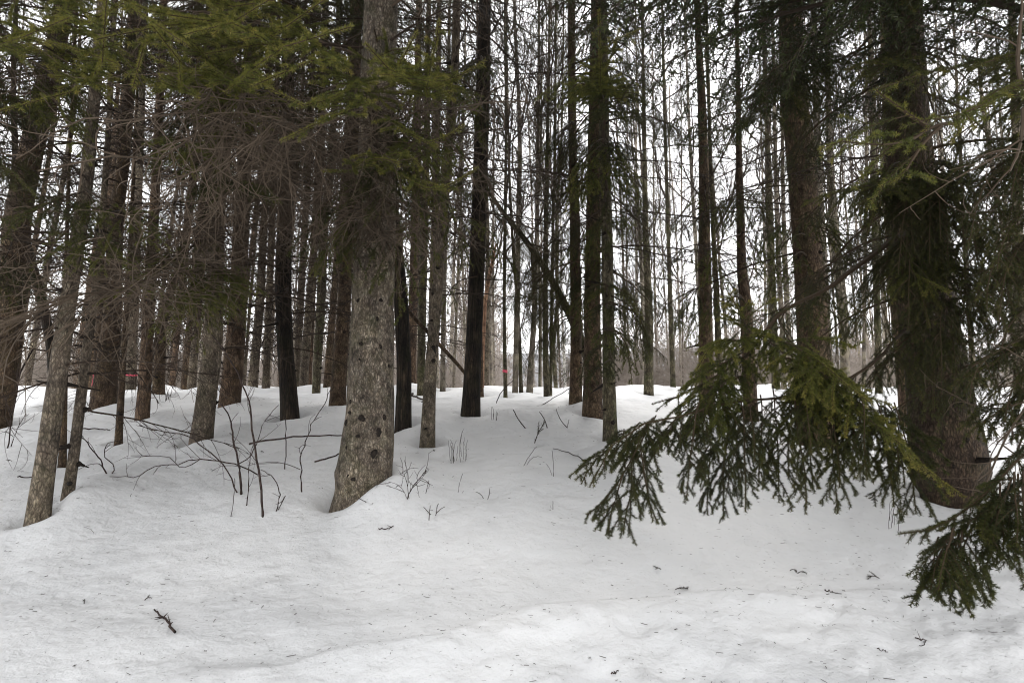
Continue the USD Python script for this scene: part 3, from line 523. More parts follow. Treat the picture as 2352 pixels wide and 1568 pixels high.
def brush_clump(rng):
    n = 16; P = np.zeros((n, 8, 3)); P[:, 0, :2] = rng.normal(0, .5, (n, 2)); P[:, 0, 2] = -.2; d = vnorm(np.c_[rng.normal(0, .35, (n, 2)), np.ones(n)])
    L = rng.uniform(1.2, 2.6, n)
    for q in range(1, 8):
        d = vnorm(d + rng.normal(0, .15, d.shape)); P[:, q] = P[:, q - 1] + d * (L / 7)[:, None]
    S, LS, _ = children(rng, P, L, .14, .2, .6, lambda t: .45 * (1.1 - .7 * t), -.3, .4, 6, 1.2)
    U, LU, _ = children(rng, S, LS, .12, .2, .6, lambda t: .5 * (1.1 - .7 * t), -.2, .4, 4, 1.2)
    return join([tubes(P, np.linspace(.014, .006, 8)[None].repeat(n, 0)), tubes(S, np.linspace(.008, .004, 6)[None].repeat(len(S), 0)), tubes(U, np.linspace(.0055, .0035, 4)[None].repeat(len(U), 0))])
rb = np.random.default_rng(5)
n = 520; y = 38 + 70 * rb.uniform(0, 1, n) ** 1.2; x = rb.uniform(-.92, .92, n) * y; keep = ~((np.abs(x / y - .05) < .05) & (rb.uniform(size=n) < .75)); x, y = x[keep], y[keep]
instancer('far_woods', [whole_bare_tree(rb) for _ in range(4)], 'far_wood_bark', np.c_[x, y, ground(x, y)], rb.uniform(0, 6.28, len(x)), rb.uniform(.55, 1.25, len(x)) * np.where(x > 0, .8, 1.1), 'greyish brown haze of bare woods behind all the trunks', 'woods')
n = 420; y = 17 + 34 * rb.uniform(0, 1, n); x = rb.uniform(-.95, .95, n) * y; keep = (rb.uniform(size=n) < np.where(x / y < -.45, 1, .45)); x, y = x[keep], y[keep]
instancer('underbrush', [brush_clump(rb) for _ in range(4)], 'brush_twig', np.c_[x, y, ground(x, y)], rb.uniform(0, 6.28, len(x)), rb.uniform(.5, 1.15, len(x)), 'low tangle of reddish brown brush behind the snow crest', 'brush')

# ------------------------------------------------------------------ branches that show one by one
def hero(tree, style, pts, seed, **kw):
    rng = np.random.default_rng(seed)
    P = np.array([at(*p) for p in pts]); t = TREES[tree][0]
    if kw.pop('root', True):      # grow out of the trunk
        C, R = TREES[tree][1:]; i = int(np.argmin(np.abs(C[:, 2] - (P[0, 2] - kw.get('drop', .0)))))
        q = C[i] + vnorm((P[0] - C[i]) * [1, 1, 0]) * R[i] * .6
        if np.linalg.norm(q - P[0]) > .15: P = np.vstack([q, P])
    kw.pop('drop', None)
    b = xform('branch', t)
    if style == 'dead':
        a, tw = dead_spray(rng, P, **kw); obj('limb', a, 'dead_twig', b); tag(obj('twigs', tw, 'dead_twig', b), kind='stuff')
    else:
        fresh = kw.pop('fresh', False)
        w, f, tn = green_spray(rng, P, **kw); obj('limb', w, 'green_twig', b); tag(obj('needles', f, 'fresh_needles' if fresh else 'spruce_needles', b, tone=tn), kind='stuff')
    return b
F = dict(fresh=True, hang=.12, spacing=.10, sec=.22, dens=1500, tone=.55, nlen=.019, wid=.0021, r0=.008, bare=.02, ter=.5, tsp=.11, t0=.35, flat=.15)
UPL = [('grey_463', [(500, 250, 6.0), (545, 170, 3.4), (578, 130, 2.7), (619, 96, 2.55), (670, 67, 2.45), (731, 51, 2.35), (783, 36, 2.3)]),
       ('grey_463', [(480, 200, 5.0), (396, 120, 2.9), (400, 61, 2.7), (355, 37, 2.6), (330, 0, 2.5)]),
       ('grey_463', [(560, 160, 4.0), (580, 130, 2.8), (512, 103, 2.6), (457, 120, 2.5), (425, 145, 2.4)]),
       ('grey_463', [(440, 120, 4.5), (330, 60, 2.8), (260, 40, 2.6), (200, -5, 2.5)]),
       ('big_left', [(140, 150, 6.5), (210, 110, 2.9), (208, 60, 2.7), (204, -15, 2.6)]),
       ('big_left', [(130, 200, 6.0), (20, 120, 3.2), (80, 100, 2.9), (150, 78, 2.8), (200, 66, 2.7)]),
       ('grey_463', [(470, 150, 4.0), (330, 110, 2.9), (305, 165, 2.8), (300, 225, 2.75)]),
       ('grey_463', [(500, 160, 4.5), (430, 70, 3.0), (290, 90, 2.8), (220, 110, 2.7)]),
       ('brown_528', [(560, 100, 5.0), (640, 60, 3.2), (700, 20, 3.0), (760, -20, 2.9)]),
       ('brown_528', [(560, 60, 5.0), (520, 30, 3.2), (480, 10, 3.0), (420, 20, 2.9)]),
       ('main', [(850, 230, 5.0), (784, 222, 3.3), (728, 246, 3.1), (670, 239, 3.0), (626, 209, 2.95)]),
       ('main', [(845, 240, 4.9), (780, 256, 3.4), (720, 285, 3.2), (655, 310, 3.1)]),
       ('main', [(960, 200, 5.0), (930, 185, 3.6), (890, 165, 3.1), (852, 137, 2.9), (811, 92, 2.8)]),
       ('main', [(985, 215, 5.0), (975, 178, 3.6), (988, 100, 3.2), (997, 40, 3.0)]),
       ('main', [(940, 190, 4.5), (905, 160, 3.2), (920, 130, 3.0), (940, 90, 2.9)])]
for k, (t, p) in enumerate(UPL): hero(t, 'green', p, 200 + k, **{**F, 'sec': .22 if k not in (0, 12, 13) else .17})
ru = np.random.default_rng(31)
for k in range(16):     # more green sprays along the top left and before the upper part of the great pale trunk
    left = k < 10; x, y, d = (ru.uniform(20, 760), ru.uniform(-10, 190), ru.uniform(2.5, 3.6)) if left else (ru.uniform(800, 980), ru.uniform(60, 420), ru.uniform(3.4, 4.6))
    sx = ru.choice([-1, 1]); L = ru.uniform(.25, .5) * FPX / d; t = ('grey_463' if x > 230 else 'big_left') if left else 'main'
    hero(t, 'green', [((520 if x > 230 else 120) if left else 865, y - 60, 5.5), (x, y, d + .3), (x + sx * L * .5, y + L * ru.uniform(-.2, .25), d + .1), (x + sx * L, y + L * ru.uniform(-.2, .5), d)], 260 + k, **{**F, 't0': .62, 'sec': .2})
G = dict(hang=.8, spacing=.07, sec=.30, dens=900, wid=.0022, tone=.3, nlen=.016, r0=.010, t0=.3)
MIDG = [('tri_r', [(1388, 250, 6.9), (1366, 150, 4.6), (1364, 90, 4.3), (1362, 24, 4.1)], F), ('tri_r', [(1388, 230, 6.9), (1390, 140, 4.6), (1430, 90, 4.3), (1491, 61, 4.1)], F),
        ('tri_r', [(1388, 240, 6.9), (1386, 140, 4.7), (1410, 95, 4.4), (1423, 45, 4.2)], F), ('tri_r', [(1386, 260, 6.9), (1340, 190, 5), (1283, 195, 4.7), (1238, 225, 4.5)], G),
        ('tri_r', [(1386, 280, 6.9), (1440, 210, 5), (1470, 180, 4.7), (1495, 140, 4.5)], G), ('tri_m', [(1365, 120, 8.6), (1400, 30, 6), (1430, 10, 5.5), (1480, 30, 5.2)], G),
        ('main', [(890, 300, 5.6), (960, 320, 4.6), (930, 350, 4.2), (905, 380, 4.0)], G), ('main', [(890, 330, 5.6), (960, 360, 4.8), (985, 400, 4.5), (990, 440, 4.4)], G),
        ('main', [(880, 360, 5.6), (890, 400, 4.9), (880, 450, 4.7), (870, 500, 4.6)], G), ('slender', [(1040, 220, 7), (1040, 220, 5.6), (1022, 260, 5.3), (1060, 290, 5.2)], G),
        ('slender', [(1020, 420, 7), (1000, 440, 5.8), (975, 460, 5.5)], G), ('ink', [(1100, 390, 8.8), (1085, 400, 7.6), (1100, 440, 7.2), (1120, 460, 7)], G),
        ('ink', [(1095, 560, 8.8), (1090, 580, 8), (1100, 630, 7.8)], {**G, 'sec': .25}), ('main', [(840, 560, 5.6), (830, 560, 5.2), (818, 590, 5.1)], {**G, 'sec': .18}),
        ('ink', [(1100, 180, 8.8), (1090, 160, 7.4), (1070, 190, 7)], G), ('ink', [(1105, 150, 8.8), (1110, 140, 7.6), (1115, 190, 7.3)], G),
        # left, lower green tufts
        ('grey_463', [(480, 600, 6.8), (440, 660, 4.6), (370, 700, 4.2), (315, 760, 4.0)], G), ('grey_463', [(490, 620, 6.8), (440, 690, 4.6), (400, 740, 4.3), (372, 800, 4.2)], G),
        ('grey_463', [(495, 640, 6.8), (470, 700, 4.8), (460, 760, 4.4), (455, 800, 4.3)], G), ('lean_left', [(190, 520, 5.2), (230, 560, 4.5), (240, 590, 4.2), (215, 620, 4.0)], G),
        ('grey_463', [(490, 560, 6.8), (300, 640, 4.2), (240, 655, 3.8), (168, 690, 3.5)], {**G, 'sec': .2, 'bare': .4}), ('lean_left', [(200, 440, 5.2), (110, 470, 3.9), (60, 490, 3.6), (10, 500, 3.4)], G),
        ('big_left', [(60, 300, 8), (-60, 380, 4), (20, 420, 3.7), (60, 470, 3.5)], G), ('big_left', [(110, 250, 8), (120, 280, 4.5), (150, 330, 4.1), (190, 400, 3.9)], G),
        ('big_left', [(60, 330, 8), (40, 250, 4.5), (100, 280, 4.1), (130, 330, 3.9)], G), ('lean_left', [(195, 430, 5.2), (260, 470, 4.6), (310, 500, 4.4), (330, 560, 4.2)], G),
        ('grey_463', [(500, 420, 6.8), (430, 330, 4.2), (440, 360, 3.9), (450, 410, 3.8)], G), ('grey_463', [(500, 460, 6.8), (560, 420, 4.6), (600, 430, 4.3), (640, 470, 4.1)], G)]
for k, (t, p, st) in enumerate(MIDG): hero(t, 'green', p, 300 + k, **{**st, 'fresh': st.get('fresh', False) or k in (3, 6, 7, 9, 16, 17, 18, 19, 20, 23, 25, 26)})
# right: sprays from the tree outside the frame and from the great right trunk
R1 = dict(hang=.55, spacing=.07, sec=.24, dens=1100, wid=.0022, tone=.5, nlen=.017, r0=.009, bare=.1, t0=.35)
RG = [('off_right', [(2351, 202, 2.9), (2313, 215, 2.75), (2258, 253, 2.65), (2190, 284, 2.6), (2100, 292, 2.55), (2029, 240, 2.5)], {**R1, 'fresh': True, 't0': .45}),
      ('off_right', [(2200, 284, 2.7), (2140, 292, 2.6), (2090, 320, 2.55), (2010, 330, 2.5), (1934, 322, 2.45)], {**R1, 'fresh': True, 'root': False}),
      ('off_right', [(2160, 290, 2.62), (2120, 330, 2.58), (2080, 390, 2.55), (2050, 420, 2.5)], {**R1, 'fresh': True, 'root': False}),
      ('off_right', [(2130, 290, 2.62), (2070, 250, 2.55), (2010, 205, 2.5)], {**R1, 'fresh': True, 'root': False, 'sec': .2}),
      ('off_right', [(2360, 120, 3.2), (2303, 125, 3.0), (2260, 135, 2.9), (2210, 150, 2.85)], R1), ('off_right', [(2330, 150, 3.4), (2142, 157, 3.0), (2080, 175, 2.9), (2008, 198, 2.85)], R1),
      ('r_main', [(2078, 130, 5), (2030, 160, 4), (1985, 150, 3.7), (1935, 165, 3.6)], R1), ('r_main', [(2076, -30, 5), (2030, -20, 3.8), (2060, 10, 3.6), (2085, 48, 3.5)], R1),
      ('tall_dark', [(1836, 90, 7.3), (1848, 113, 5.6), (1746, 229, 4.8), (1705, 267, 4.6), (1640, 290, 4.5), (1580, 285, 4.4)], {**G, 'sec': .42}), ('tall_dark', [(1836, 150, 7.3), (1760, 250, 5), (1740, 290, 4.7), (1775, 330, 4.6)], {**G, 'sec': .42}),
      ('tall_dark', [(1836, 170, 7.3), (1800, 212, 5.2), (1840, 240, 4.8), (1862, 275, 4.7)], R1), ('tall_dark', [(1836, 60, 7.3), (1780, 20, 5.6), (1740, 10, 5.2), (1690, 20, 5)], G),
      ('r_main', [(2100, 420, 5), (1990, 420, 4.2), (1920, 435, 3.9), (1868, 455, 3.8)], R1), ('r_main', [(2100, 400, 5), (2040, 430, 4.2), (2010, 450, 4), (1960, 480, 3.9)], G),
      ('r_main', [(2120, 590, 5), (2090, 630, 4.5), (2130, 655, 4.2), (2178, 672, 4.0)], {**R1, 'fresh': True, 'hang': 1.0}), ('r_main', [(2125, 600, 5), (2110, 640, 4.6), (2120, 690, 4.3), (2130, 750, 4.2)], R1),
      ('r_main', [(2110, 540, 5.2), (2040, 640, 4.7), (1990, 720, 4.4), (1960, 780, 4.3)], {**G, 'sec': .45, 'hang': 1.2}), ('r_main', [(2130, 600, 5.2), (2190, 640, 4.7), (2215, 720, 4.5), (2225, 800, 4.4)], {**G, 'sec': .4, 'hang': 1.4}),
      ('r_main', [(2140, 720, 5.2), (2060, 800, 4.7), (2010, 850, 4.5), (1985, 900, 4.4)], {**G, 'sec': .4, 'hang': 1.2}), ('r_main', [(2150, 760, 5.2), (2200, 840, 4.7), (2235, 890, 4.5), (2260, 940, 4.4)], {**G, 'sec': .35, 'hang': 1.2}),
      ('r_main', [(2110, 470, 5.2), (2180, 520, 4.6), (2240, 560, 4.3), (2300, 580, 4.1)], {**G, 'sec': .42, 'hang': 1.2}), ('r_main', [(2120, 560, 5.2), (2200, 620, 4.8), (2250, 700, 4.5), (2280, 760, 4.4)], {**G, 'sec': .4, 'hang': 1.3}),
      ('off_right', [(2400, 780, 4.0), (2340, 805, 3.8), (2280, 845, 3.7), (2200, 885, 3.6)], {**R1, 'hang': .9}), ('off_right', [(2420, 480, 3.9), (2330, 560, 3.7), (2290, 640, 3.6), (2280, 730, 3.5)], {**G, 'hang': 1.2}),
      ('off_right', [(2420, 300, 3.9), (2340, 330, 3.7), (2260, 360, 3.5), (2180, 400, 3.4)], G), ('off_right', [(2420, 380, 3.9), (2340, 430, 3.7), (2280, 480, 3.6), (2240, 540, 3.5)], {**G, 'hang': 1.1}),
      # the low spray over the snow
      ('r_main', [(2085, 535, 5.3), (1980, 605, 5.0), (1885, 665, 4.8), (1790, 710, 4.6), (1720, 790, 4.5), (1640, 850, 4.4), (1568, 890, 4.3), (1490, 915, 4.2)], {**G, 'r0': .03, 't0': .5, 'sec': .38, 'hang': .9})]
RG.append(('r_main', [(2075, 760, 5.2), (1960, 855, 4.5), (1800, 908, 4.15), (1653, 929, 3.95), (1560, 953, 3.8), (1450, 985, 3.65), (1385, 1040, 3.55), (1348, 1105, 3.5)], {**G, 'r0': .016, 't0': .3, 'sec': .26, 'hang': 1.4}))
LOW = dict(hang=.9, spacing=.05, sec=.20, dens=1450, wid=.0025, tone=.32, nlen=.017, r0=.0045, bare=.03, ter=.46, root=False, flat=.3, t0=.03, tsp=.042)
for pts, kw in [([(1735, 770, 4.45), (1800, 785, 4.0), (1870, 820, 3.7), (1940, 880, 3.5), (1990, 920, 3.4)], {'fresh': True, 'hang': .7, 'sec': .24, 'tone': .6}), ([(1740, 765, 4.4), (1790, 800, 4.0), (1850, 870, 3.7), (1900, 930, 3.55)], {'fresh': True, 'hang': .8, 'tone': .5}),
                ([(1720, 790, 4.45), (1680, 780, 4.1), (1640, 790, 3.9), (1600, 850, 3.8)], {'fresh': True, 'sec': .16, 'tone': .6}), ([(1730, 780, 4.5), (1712, 740, 4.2), (1690, 700, 4.0), (1672, 670, 3.9)], {'fresh': True, 'sec': .14, 'tone': .7, 'hang': .2}),
                ([(1720, 800, 4.45), (1660, 830, 4.1), (1610, 860, 3.9), (1590, 910, 3.8)], {'fresh': True, 'hang': .9, 'sec': .2}), ([(1830, 820, 4.2), (1880, 850, 3.9), (1940, 910, 3.7), (1985, 970, 3.6)], {'fresh': True, 'hang': .8, 'sec': .24}),
                ([(1790, 720, 4.6), (1830, 800, 4.2), (1880, 850, 4.0), (1960, 940, 3.6), (2060, 1020, 3.4), (2140, 1098, 3.3), (2222, 1152, 3.2)], {'tone': .75, 'fresh': True, 'hang': .6, 'sec': .2, 't0': .3}),
                ([(1500, 960, 3.75), (1460, 1030, 3.6), (1420, 1100, 3.5), (1385, 1150, 3.47), (1350, 1182, 3.45)], {'hang': 1.5, 'sec': .2}), ([(1470, 1030, 3.6), (1480, 1090, 3.5), (1492, 1150, 3.46), (1512, 1205, 3.44)], {'sec': .13}),
                ([(1450, 1060, 3.55), (1450, 1120, 3.5), (1440, 1170, 3.47), (1432, 1225, 3.45)], {'sec': .13}), ([(1430, 1090, 3.5), (1415, 1140, 3.48), (1402, 1180, 3.46), (1396, 1228, 3.45)], {'sec': .12})]:
    RG.append(('r_main', pts, {**LOW, **kw}))
rq = np.random.default_rng(21)
LIMB_TOP = lambda x: np.interp(x, [1350, 1450, 1560, 1653, 1800, 1960, 2060], [1070, 975, 945, 922, 890, 880, 930])
LIMB_BOT = lambda x: np.interp(x, [1340, 1380, 1460, 1510, 1560, 1600, 1660, 1750, 1810, 1890, 1950, 2010, 2090, 2160], [1110, 1115, 1090, 1080, 1120, 1175, 1190, 1165, 1145, 1195, 1165, 1150, 1175, 1185])
for k, x0 in enumerate(np.r_[np.linspace(1400, 2060, 24), np.linspace(1700, 2040, 4)]):
    x0 = x0 + rq.uniform(-14, 14); y0 = LIMB_TOP(x0) + rq.uniform(-12, 25); d0 = rq.uniform(3.75, 4.3); x1 = x0 + (x0 - 1740) * .16 + rq.uniform(-25, 25)
    y1 = y0 + (LIMB_BOT(x1) - y0) * rq.choice([.55, .8, 1.0], p=[.25, .35, .4]); d1 = d0 - rq.uniform(.15, .45)
    RG.append(('r_main', [(x0, y0, d0), (x0 + (x1 - x0) * .45 + rq.uniform(-10, 10), y0 + (y1 - y0) * .28, d0 - (d0 - d1) * .6), (x0 + (x1 - x0) * .8, y0 + (y1 - y0) * .65, d1 + .03), (x1, y1, d1)], {**LOW, 'sec': rq.uniform(.13, .21), 'tone': rq.uniform(.05, .55)}))
for k in range(8):     # upper fans lying over the limb
    x0 = rq.uniform(1660, 1960); y0 = np.interp(x0, [1660, 1730, 1800, 1960], [850, 790, 780, 900]) + rq.uniform(0, 70); d0 = rq.uniform(3.9, 4.3); sx = np.sign(x0 - 1745 + rq.uniform(-60, 60))
    RG.append(('r_main', [(x0 - sx * 30, y0, d0 + .1), (x0 + sx * 20, y0 + 15, d0), (x0 + sx * 60, y0 + 60, d0 - .2), (x0 + sx * 80, y0 + 120, d0 - .3)], {**LOW, 'fresh': k % 3 == 0, 'sec': .22, 'tone': rq.uniform(.1, .5)}))
# dark drapes before the great right trunk and round it
for k in range(20):
    x0, y0 = rq.uniform(1985, 2260), rq.uniform(330, 830); d0 = rq.uniform(4.3, 4.9); L = rq.uniform(90, 190); dx = (x0 - 2125) * rq.uniform(.0, .35)
    RG.append(('r_main', [(2120 + (x0 - 2120) * .55, y0 - 30, 5.2), (x0, y0, d0), (x0 + dx * .6, y0 + L * .5, d0 - .15), (x0 + dx, y0 + L, d0 - .2)], {**G, 'sec': rq.uniform(.2, .32), 'hang': 1.3, 'tone': rq.uniform(.0, .3), 'r0': .012, 'fresh': k % 5 == 2}))
TRI = dict(hang=1.3, spacing=.095, dens=560, wid=.0042, nlen=.02, r0=.010, t0=.25, tsp=.07)
for key, x, lo, hi, dm, n in [('tri_m', 1368, 60, 760, 8.8, 20), ('tri_r', 1392, 180, 840, 7.2, 18), ('tri_l', 1318, 250, 740, 9.4, 9), ('sp_1621', 1614, 420, 760, 9.2, 11), ('sp_1713', 1705, 420, 800, 8.6, 9), ('tall_dark', 1850, 300, 720, 7.5, 12), ('gr_1490', 1484, 450, 760, 11.9, 7), ('gr_1545', 1533, 500, 760, 12.9, 3), ('gr_1773', 1772, 400, 760, 11.8, 6), ('birch_1930', 1925, 450, 760, 11.7, 3), ('ink', 1102, 60, 640, 8.8, 8), ('slender', 1025, 120, 520, 7.1, 8), ('main', 862, 190, 560, 5.5, 12), ('r_behind', 2040, 200, 700, 8.2, 8)]:
    for k in range(n):
        y0 = rq.uniform(lo, hi); sx = rq.choice([-1, 1]); L = rq.uniform(.35, 1.0) * FPX / dm; dx = rq.uniform(.1, .75) * L; dd = rq.uniform(.2, .8)
        RG.append((key, [(x + sx * 6, y0, dm - .1), (x + sx * dx * .5, y0 + L * .06, dm - dd * .5), (x + sx * dx * .9, y0 + L * .35, dm - dd * .8), (x + sx * dx, y0 + L * .7, dm - dd)], {**TRI, 'sec': rq.uniform(.2, .36), 'tone': rq.uniform(.05, .5), 'fresh': k % 2 == 1}))
OFF = {'root': True, 'r0': .014, 't0': .2}
for pts, kw in [([(2480, 960, 3.6), (2360, 1040, 3.2), (2290, 1120, 3.1), (2220, 1190, 3.0), (2150, 1235, 2.9), (2078, 1243, 2.85)], OFF), ([(2400, 880, 4.0), (2330, 930, 3.7), (2270, 960, 3.6), (2225, 1000, 3.5)], {**OFF, 'sec': .26})]:
    RG.append(('off_right', pts, {**LOW, 'sec': .2, 'hang': 1.3, **kw}))
for k in range(17):
    u = rq.uniform(.12, .95); x0 = np.interp(u, [0, .35, .6, .8, 1], [2380, 2320, 2250, 2195, 2140]); y0 = np.interp(u, [0, .35, .6, .8, 1], [1040, 1100, 1160, 1205, 1235]) + rq.uniform(-10, 30); d0 = rq.uniform(2.9, 3.2)
    x1 = x0 - rq.uniform(-10, 50) * (1 if u > .3 else .2); y1 = min(y0 + rq.uniform(110, 230), np.interp(x1, [2120, 2180, 2240, 2300, 2352], [1365, 1350, 1375, 1320, 1345])); d1 = d0 - rq.uniform(.08, .25)
    RG.append(('off_right', [(x0, y0, d0), (x0 + (x1 - x0) * .5, y0 + (y1 - y0) * .3, d0 - (d0 - d1) * .6), (x1 + 4, y0 + (y1 - y0) * .7, d1 + .02), (x1, y1, d1)], {**LOW, 'sec': rq.uniform(.12, .2), 'tone': rq.uniform(.05, .4)}))
for k in range(14):
    x0, y0 = rq.uniform(2250, 2380), rq.uniform(250, 900); d0 = rq.uniform(3.4, 3.9); L = rq.uniform(80, 170)
    RG.append(('off_right', [(2440, y0 - 60, 4.0), (x0, y0, d0), (x0 - 25, y0 + L * .5, d0 - .1), (x0 - 35, y0 + L, d0 - .15)], {**G, 'sec': rq.uniform(.2, .3), 'hang': 1.2, 'tone': rq.uniform(0, .35)}))
for k, (t, p, st) in enumerate(RG): hero(t, 'green', p, 400 + k, **st)
# dead limbs and hair-like twig curtains
H1 = dict(hang=1.6, curl=1.9, sec=.55, spacing=.078, thick=1.4)
DEAD = [('grey_463', [(530, 285, 5.2), (424, 297, 3.6), (325, 335, 3.2), (232, 328, 3.0), (137, 352, 2.9), (68, 369, 2.8)], {**H1, 'r0': .018}),
        ('brown_528', [(600, 190, 4.4), (565, 250, 3.9), (530, 320, 3.7), (500, 370, 3.6)], {**H1, 'sec': .8}), ('brown_528', [(680, 250, 4.2), (620, 225, 3.8), (570, 240, 3.6), (520, 290, 3.5)], {**H1, 'sec': .8}),
        ('grey_463', [(500, 180, 4.4), (450, 215, 3.4), (380, 230, 3.2), (290, 222, 3.0), (235, 240, 2.9)], {**H1, 'hang': 1.2}), ('grey_463', [(570, 330, 4.6), (450, 400, 3.8), (380, 440, 3.6), (310, 470, 3.5)], H1),
        ('brown_528', [(620, 390, 5), (560, 450, 4.3), (500, 500, 4.1), (440, 530, 4.0)], H1), ('grey_463', [(480, 560, 6.6), (376, 628, 4.4), (300, 645, 4.0), (236, 659, 3.7)], {**H1, 'sec': .5, 'r0': .016}),
        ('big_left', [(60, 560, 8), (260, 655, 3.6), (120, 692, 3.0), (0, 735, 2.75), (-70, 755, 2.7)], {**H1, 'hang': .25, 'curl': .4, 'sec': .9, 'root': False, 'ang': .25, 'spacing': .06, 'thick': 1.3}),
        ('main', [(860, 235, 5.5), (914, 232, 4.9), (784, 250, 4.0), (710, 290, 3.8)], {**H1, 'hang': .9, 'sec': .45}), ('main', [(880, 235, 5.6), (1047, 253, 4.8), (1109, 240, 4.6), (1215, 240, 4.4)], {**H1, 'hang': .9, 'sec': .35, 'spacing': .07}),
        ('main', [(860, 300, 5.5), (835, 370, 5.1), (822, 430, 5.0)], H1), ('main', [(900, 320, 5.5), (915, 390, 5.1), (925, 440, 5.0)], H1), ('main', [(870, 420, 5.5), (850, 460, 5.2), (835, 510, 5.1)], {**H1, 'sec': .5}),
        ('slender', [(1130, 430, 6), (1090, 380, 5.2), (1040, 340, 5.0), (1005, 330, 4.9)], {**H1, 'hang': .6, 'root': False}), ('main', [(900, 400, 5.6), (970, 450, 5.2), (1020, 500, 5)], {**H1, 'sec': .5}),
        ('black_665', [(660, 420, 8.2), (640, 430, 6), (690, 470, 5.4), (740, 470, 5.2)], H1), ('black_665', [(660, 330, 8.2), (700, 340, 6), (740, 400, 5.6), (760, 440, 5.4)], H1), ('black_665', [(660, 280, 8.2), (640, 330, 6), (620, 400, 5.6)], {**H1, 'sec': .9}),
        ('ink', [(1108, 220, 8.7), (1100, 222, 7.8), (1080, 230, 7.4)], {**H1, 'sec': .6}), ('grey_463', [(490, 500, 6.7), (440, 520, 5), (380, 560, 4.6)], H1), ('lean_left', [(190, 480, 5.2), (140, 540, 4.6), (90, 600, 4.4), (40, 620, 4.2)], {**H1, 'hang': .8}),
        ('tall_dark', [(1840, 120, 7.3), (1790, 170, 5.2), (1760, 215, 5), (1780, 240, 4.9)], {**H1, 'hang': .9, 'sec': .5}), ('off_right', [(2480, 700, 4), (2352, 920, 3.6), (2310, 1000, 3.5), (2255, 1120, 3.4)], {**H1, 'sec': .5, 'hang': 1.5}),
        ('off_right', [(2420, 850, 3.8), (2360, 980, 3.6), (2330, 1080, 3.5)], {**H1, 'sec': .5}), ('off_right', [(2350, 200, 2.95), (2335, 130, 2.9), (2338, 60, 2.85), (2345, -20, 2.8)], {**H1, 'root': False, 'sec': .2, 'spacing': .15, 'hang': .3}),
        ('off_right', [(2352, 250, 2.95), (2345, 330, 2.9), (2320, 400, 2.85)], {**H1, 'root': False, 'sec': .35, 'hang': 1.2, 'spacing': .07})]
rz = np.random.default_rng(41)
for k in range(12):
    y0 = rz.uniform(180, 540); sx = rz.choice([-1, 1]); L = rz.uniform(60, 170)
    DEAD.append(('main', [(865, y0, 5.4), (865 + sx * L * .4, y0 + rz.uniform(-12, 20), 4.9), (865 + sx * L, y0 + rz.uniform(0, 60), 4.6)], {**H1, 'sec': .4, 'spacing': .06, 'thick': 1.1, 'hang': rz.uniform(.6, 1.7)}))
for k, (t, p, st) in enumerate(DEAD): hero(t, 'dead', p, 500 + k, **st)
# knots of the two great trunks
def knot(tree, vx, vy, size, rng):
    t, C, R = TREES[tree]; r = vnorm(ray(vx, vy)); best = None
    for s in np.linspace(3, 10, 700):
        p = EYE + r * s; i = int(np.argmin(np.abs(C[:, 2] - p[2])))
        if np.hypot(*(p - C[i])[:2]) < R[i] * 1.02: best = (p, C[i]); break
    if best is None: return
    p, c = best; o = vnorm((p - c) * [1, 1, 0]); u = np.array([0, 0, 1.0]); a = np.cross(u, o)
    n = 14; th = np.arange(n) * 2 * np.pi / n; V = []; ph = rng.uniform(0, 6.28); size = size * rng.uniform(.45, 1.05)
    for rad, h in ((1.3, -.012), (1.0, .006), (.75, .011), (.5, .012), (.2, .010)):
        rr = rad * size * .85 * (1 + rng.normal(0, .10, n) + .22 * np.sin(2 * th + ph) + .12 * np.sin(3 * th - ph))
        V.append(p + np.cos(th)[:, None] * a * rr[:, None] + np.sin(th)[:, None] * u * rr[:, None] * 1.2 + o * h)
    V = np.vstack(V); I, J = np.meshgrid(np.arange(4), np.arange(n), indexing='ij')
    q = np.stack([I * n + J, I * n + (J + 1) % n, (I + 1) * n + (J + 1) % n, (I + 1) * n + J], -1).reshape(-1, 4)
    F_ = np.vstack([q[:, [0, 1, 2]], q[:, [0, 2, 3]], np.stack([np.full(n - 2, 4 * n), 4 * n + np.arange(1, n - 1), 4 * n + np.arange(2, n)], 1)])
    obj('knot', (V, F_), 'knot_wood', t, smooth=30)
rk = np.random.default_rng(3)
for vx, vy, s in [(823, 690, .030), (875, 689, .034), (829, 789, .026), (874, 796, .030), (867, 732, .018), (827, 825, .012), (893, 840, .012), (806, 922, .016), (804, 947, .016), (795, 905 + 65, .028), (830, 960, .026), (883, 958, .026),
                  (822, 1001, .026), (870, 992, .028), (797, 1028, .02), (859, 1042, .034), (800, 1092, .018), (812, 1100, .018), (868, 640, .012), (850, 610, .014)]: knot('main', vx, vy, s, rk)
for vx, vy, s in [(2175, 948, .03), (2118, 950, .025), (2162, 1015, .022), (2222, 1010, .022), (2130, 1060, .02), (2190, 1070, .025), (2150, 830, .03), (1860, 608, .024), (1868, 642, .022), (1866, 710, .02)]: knot('r_main' if vx > 2000 else 'tall_dark', vx, vy, s, rk)

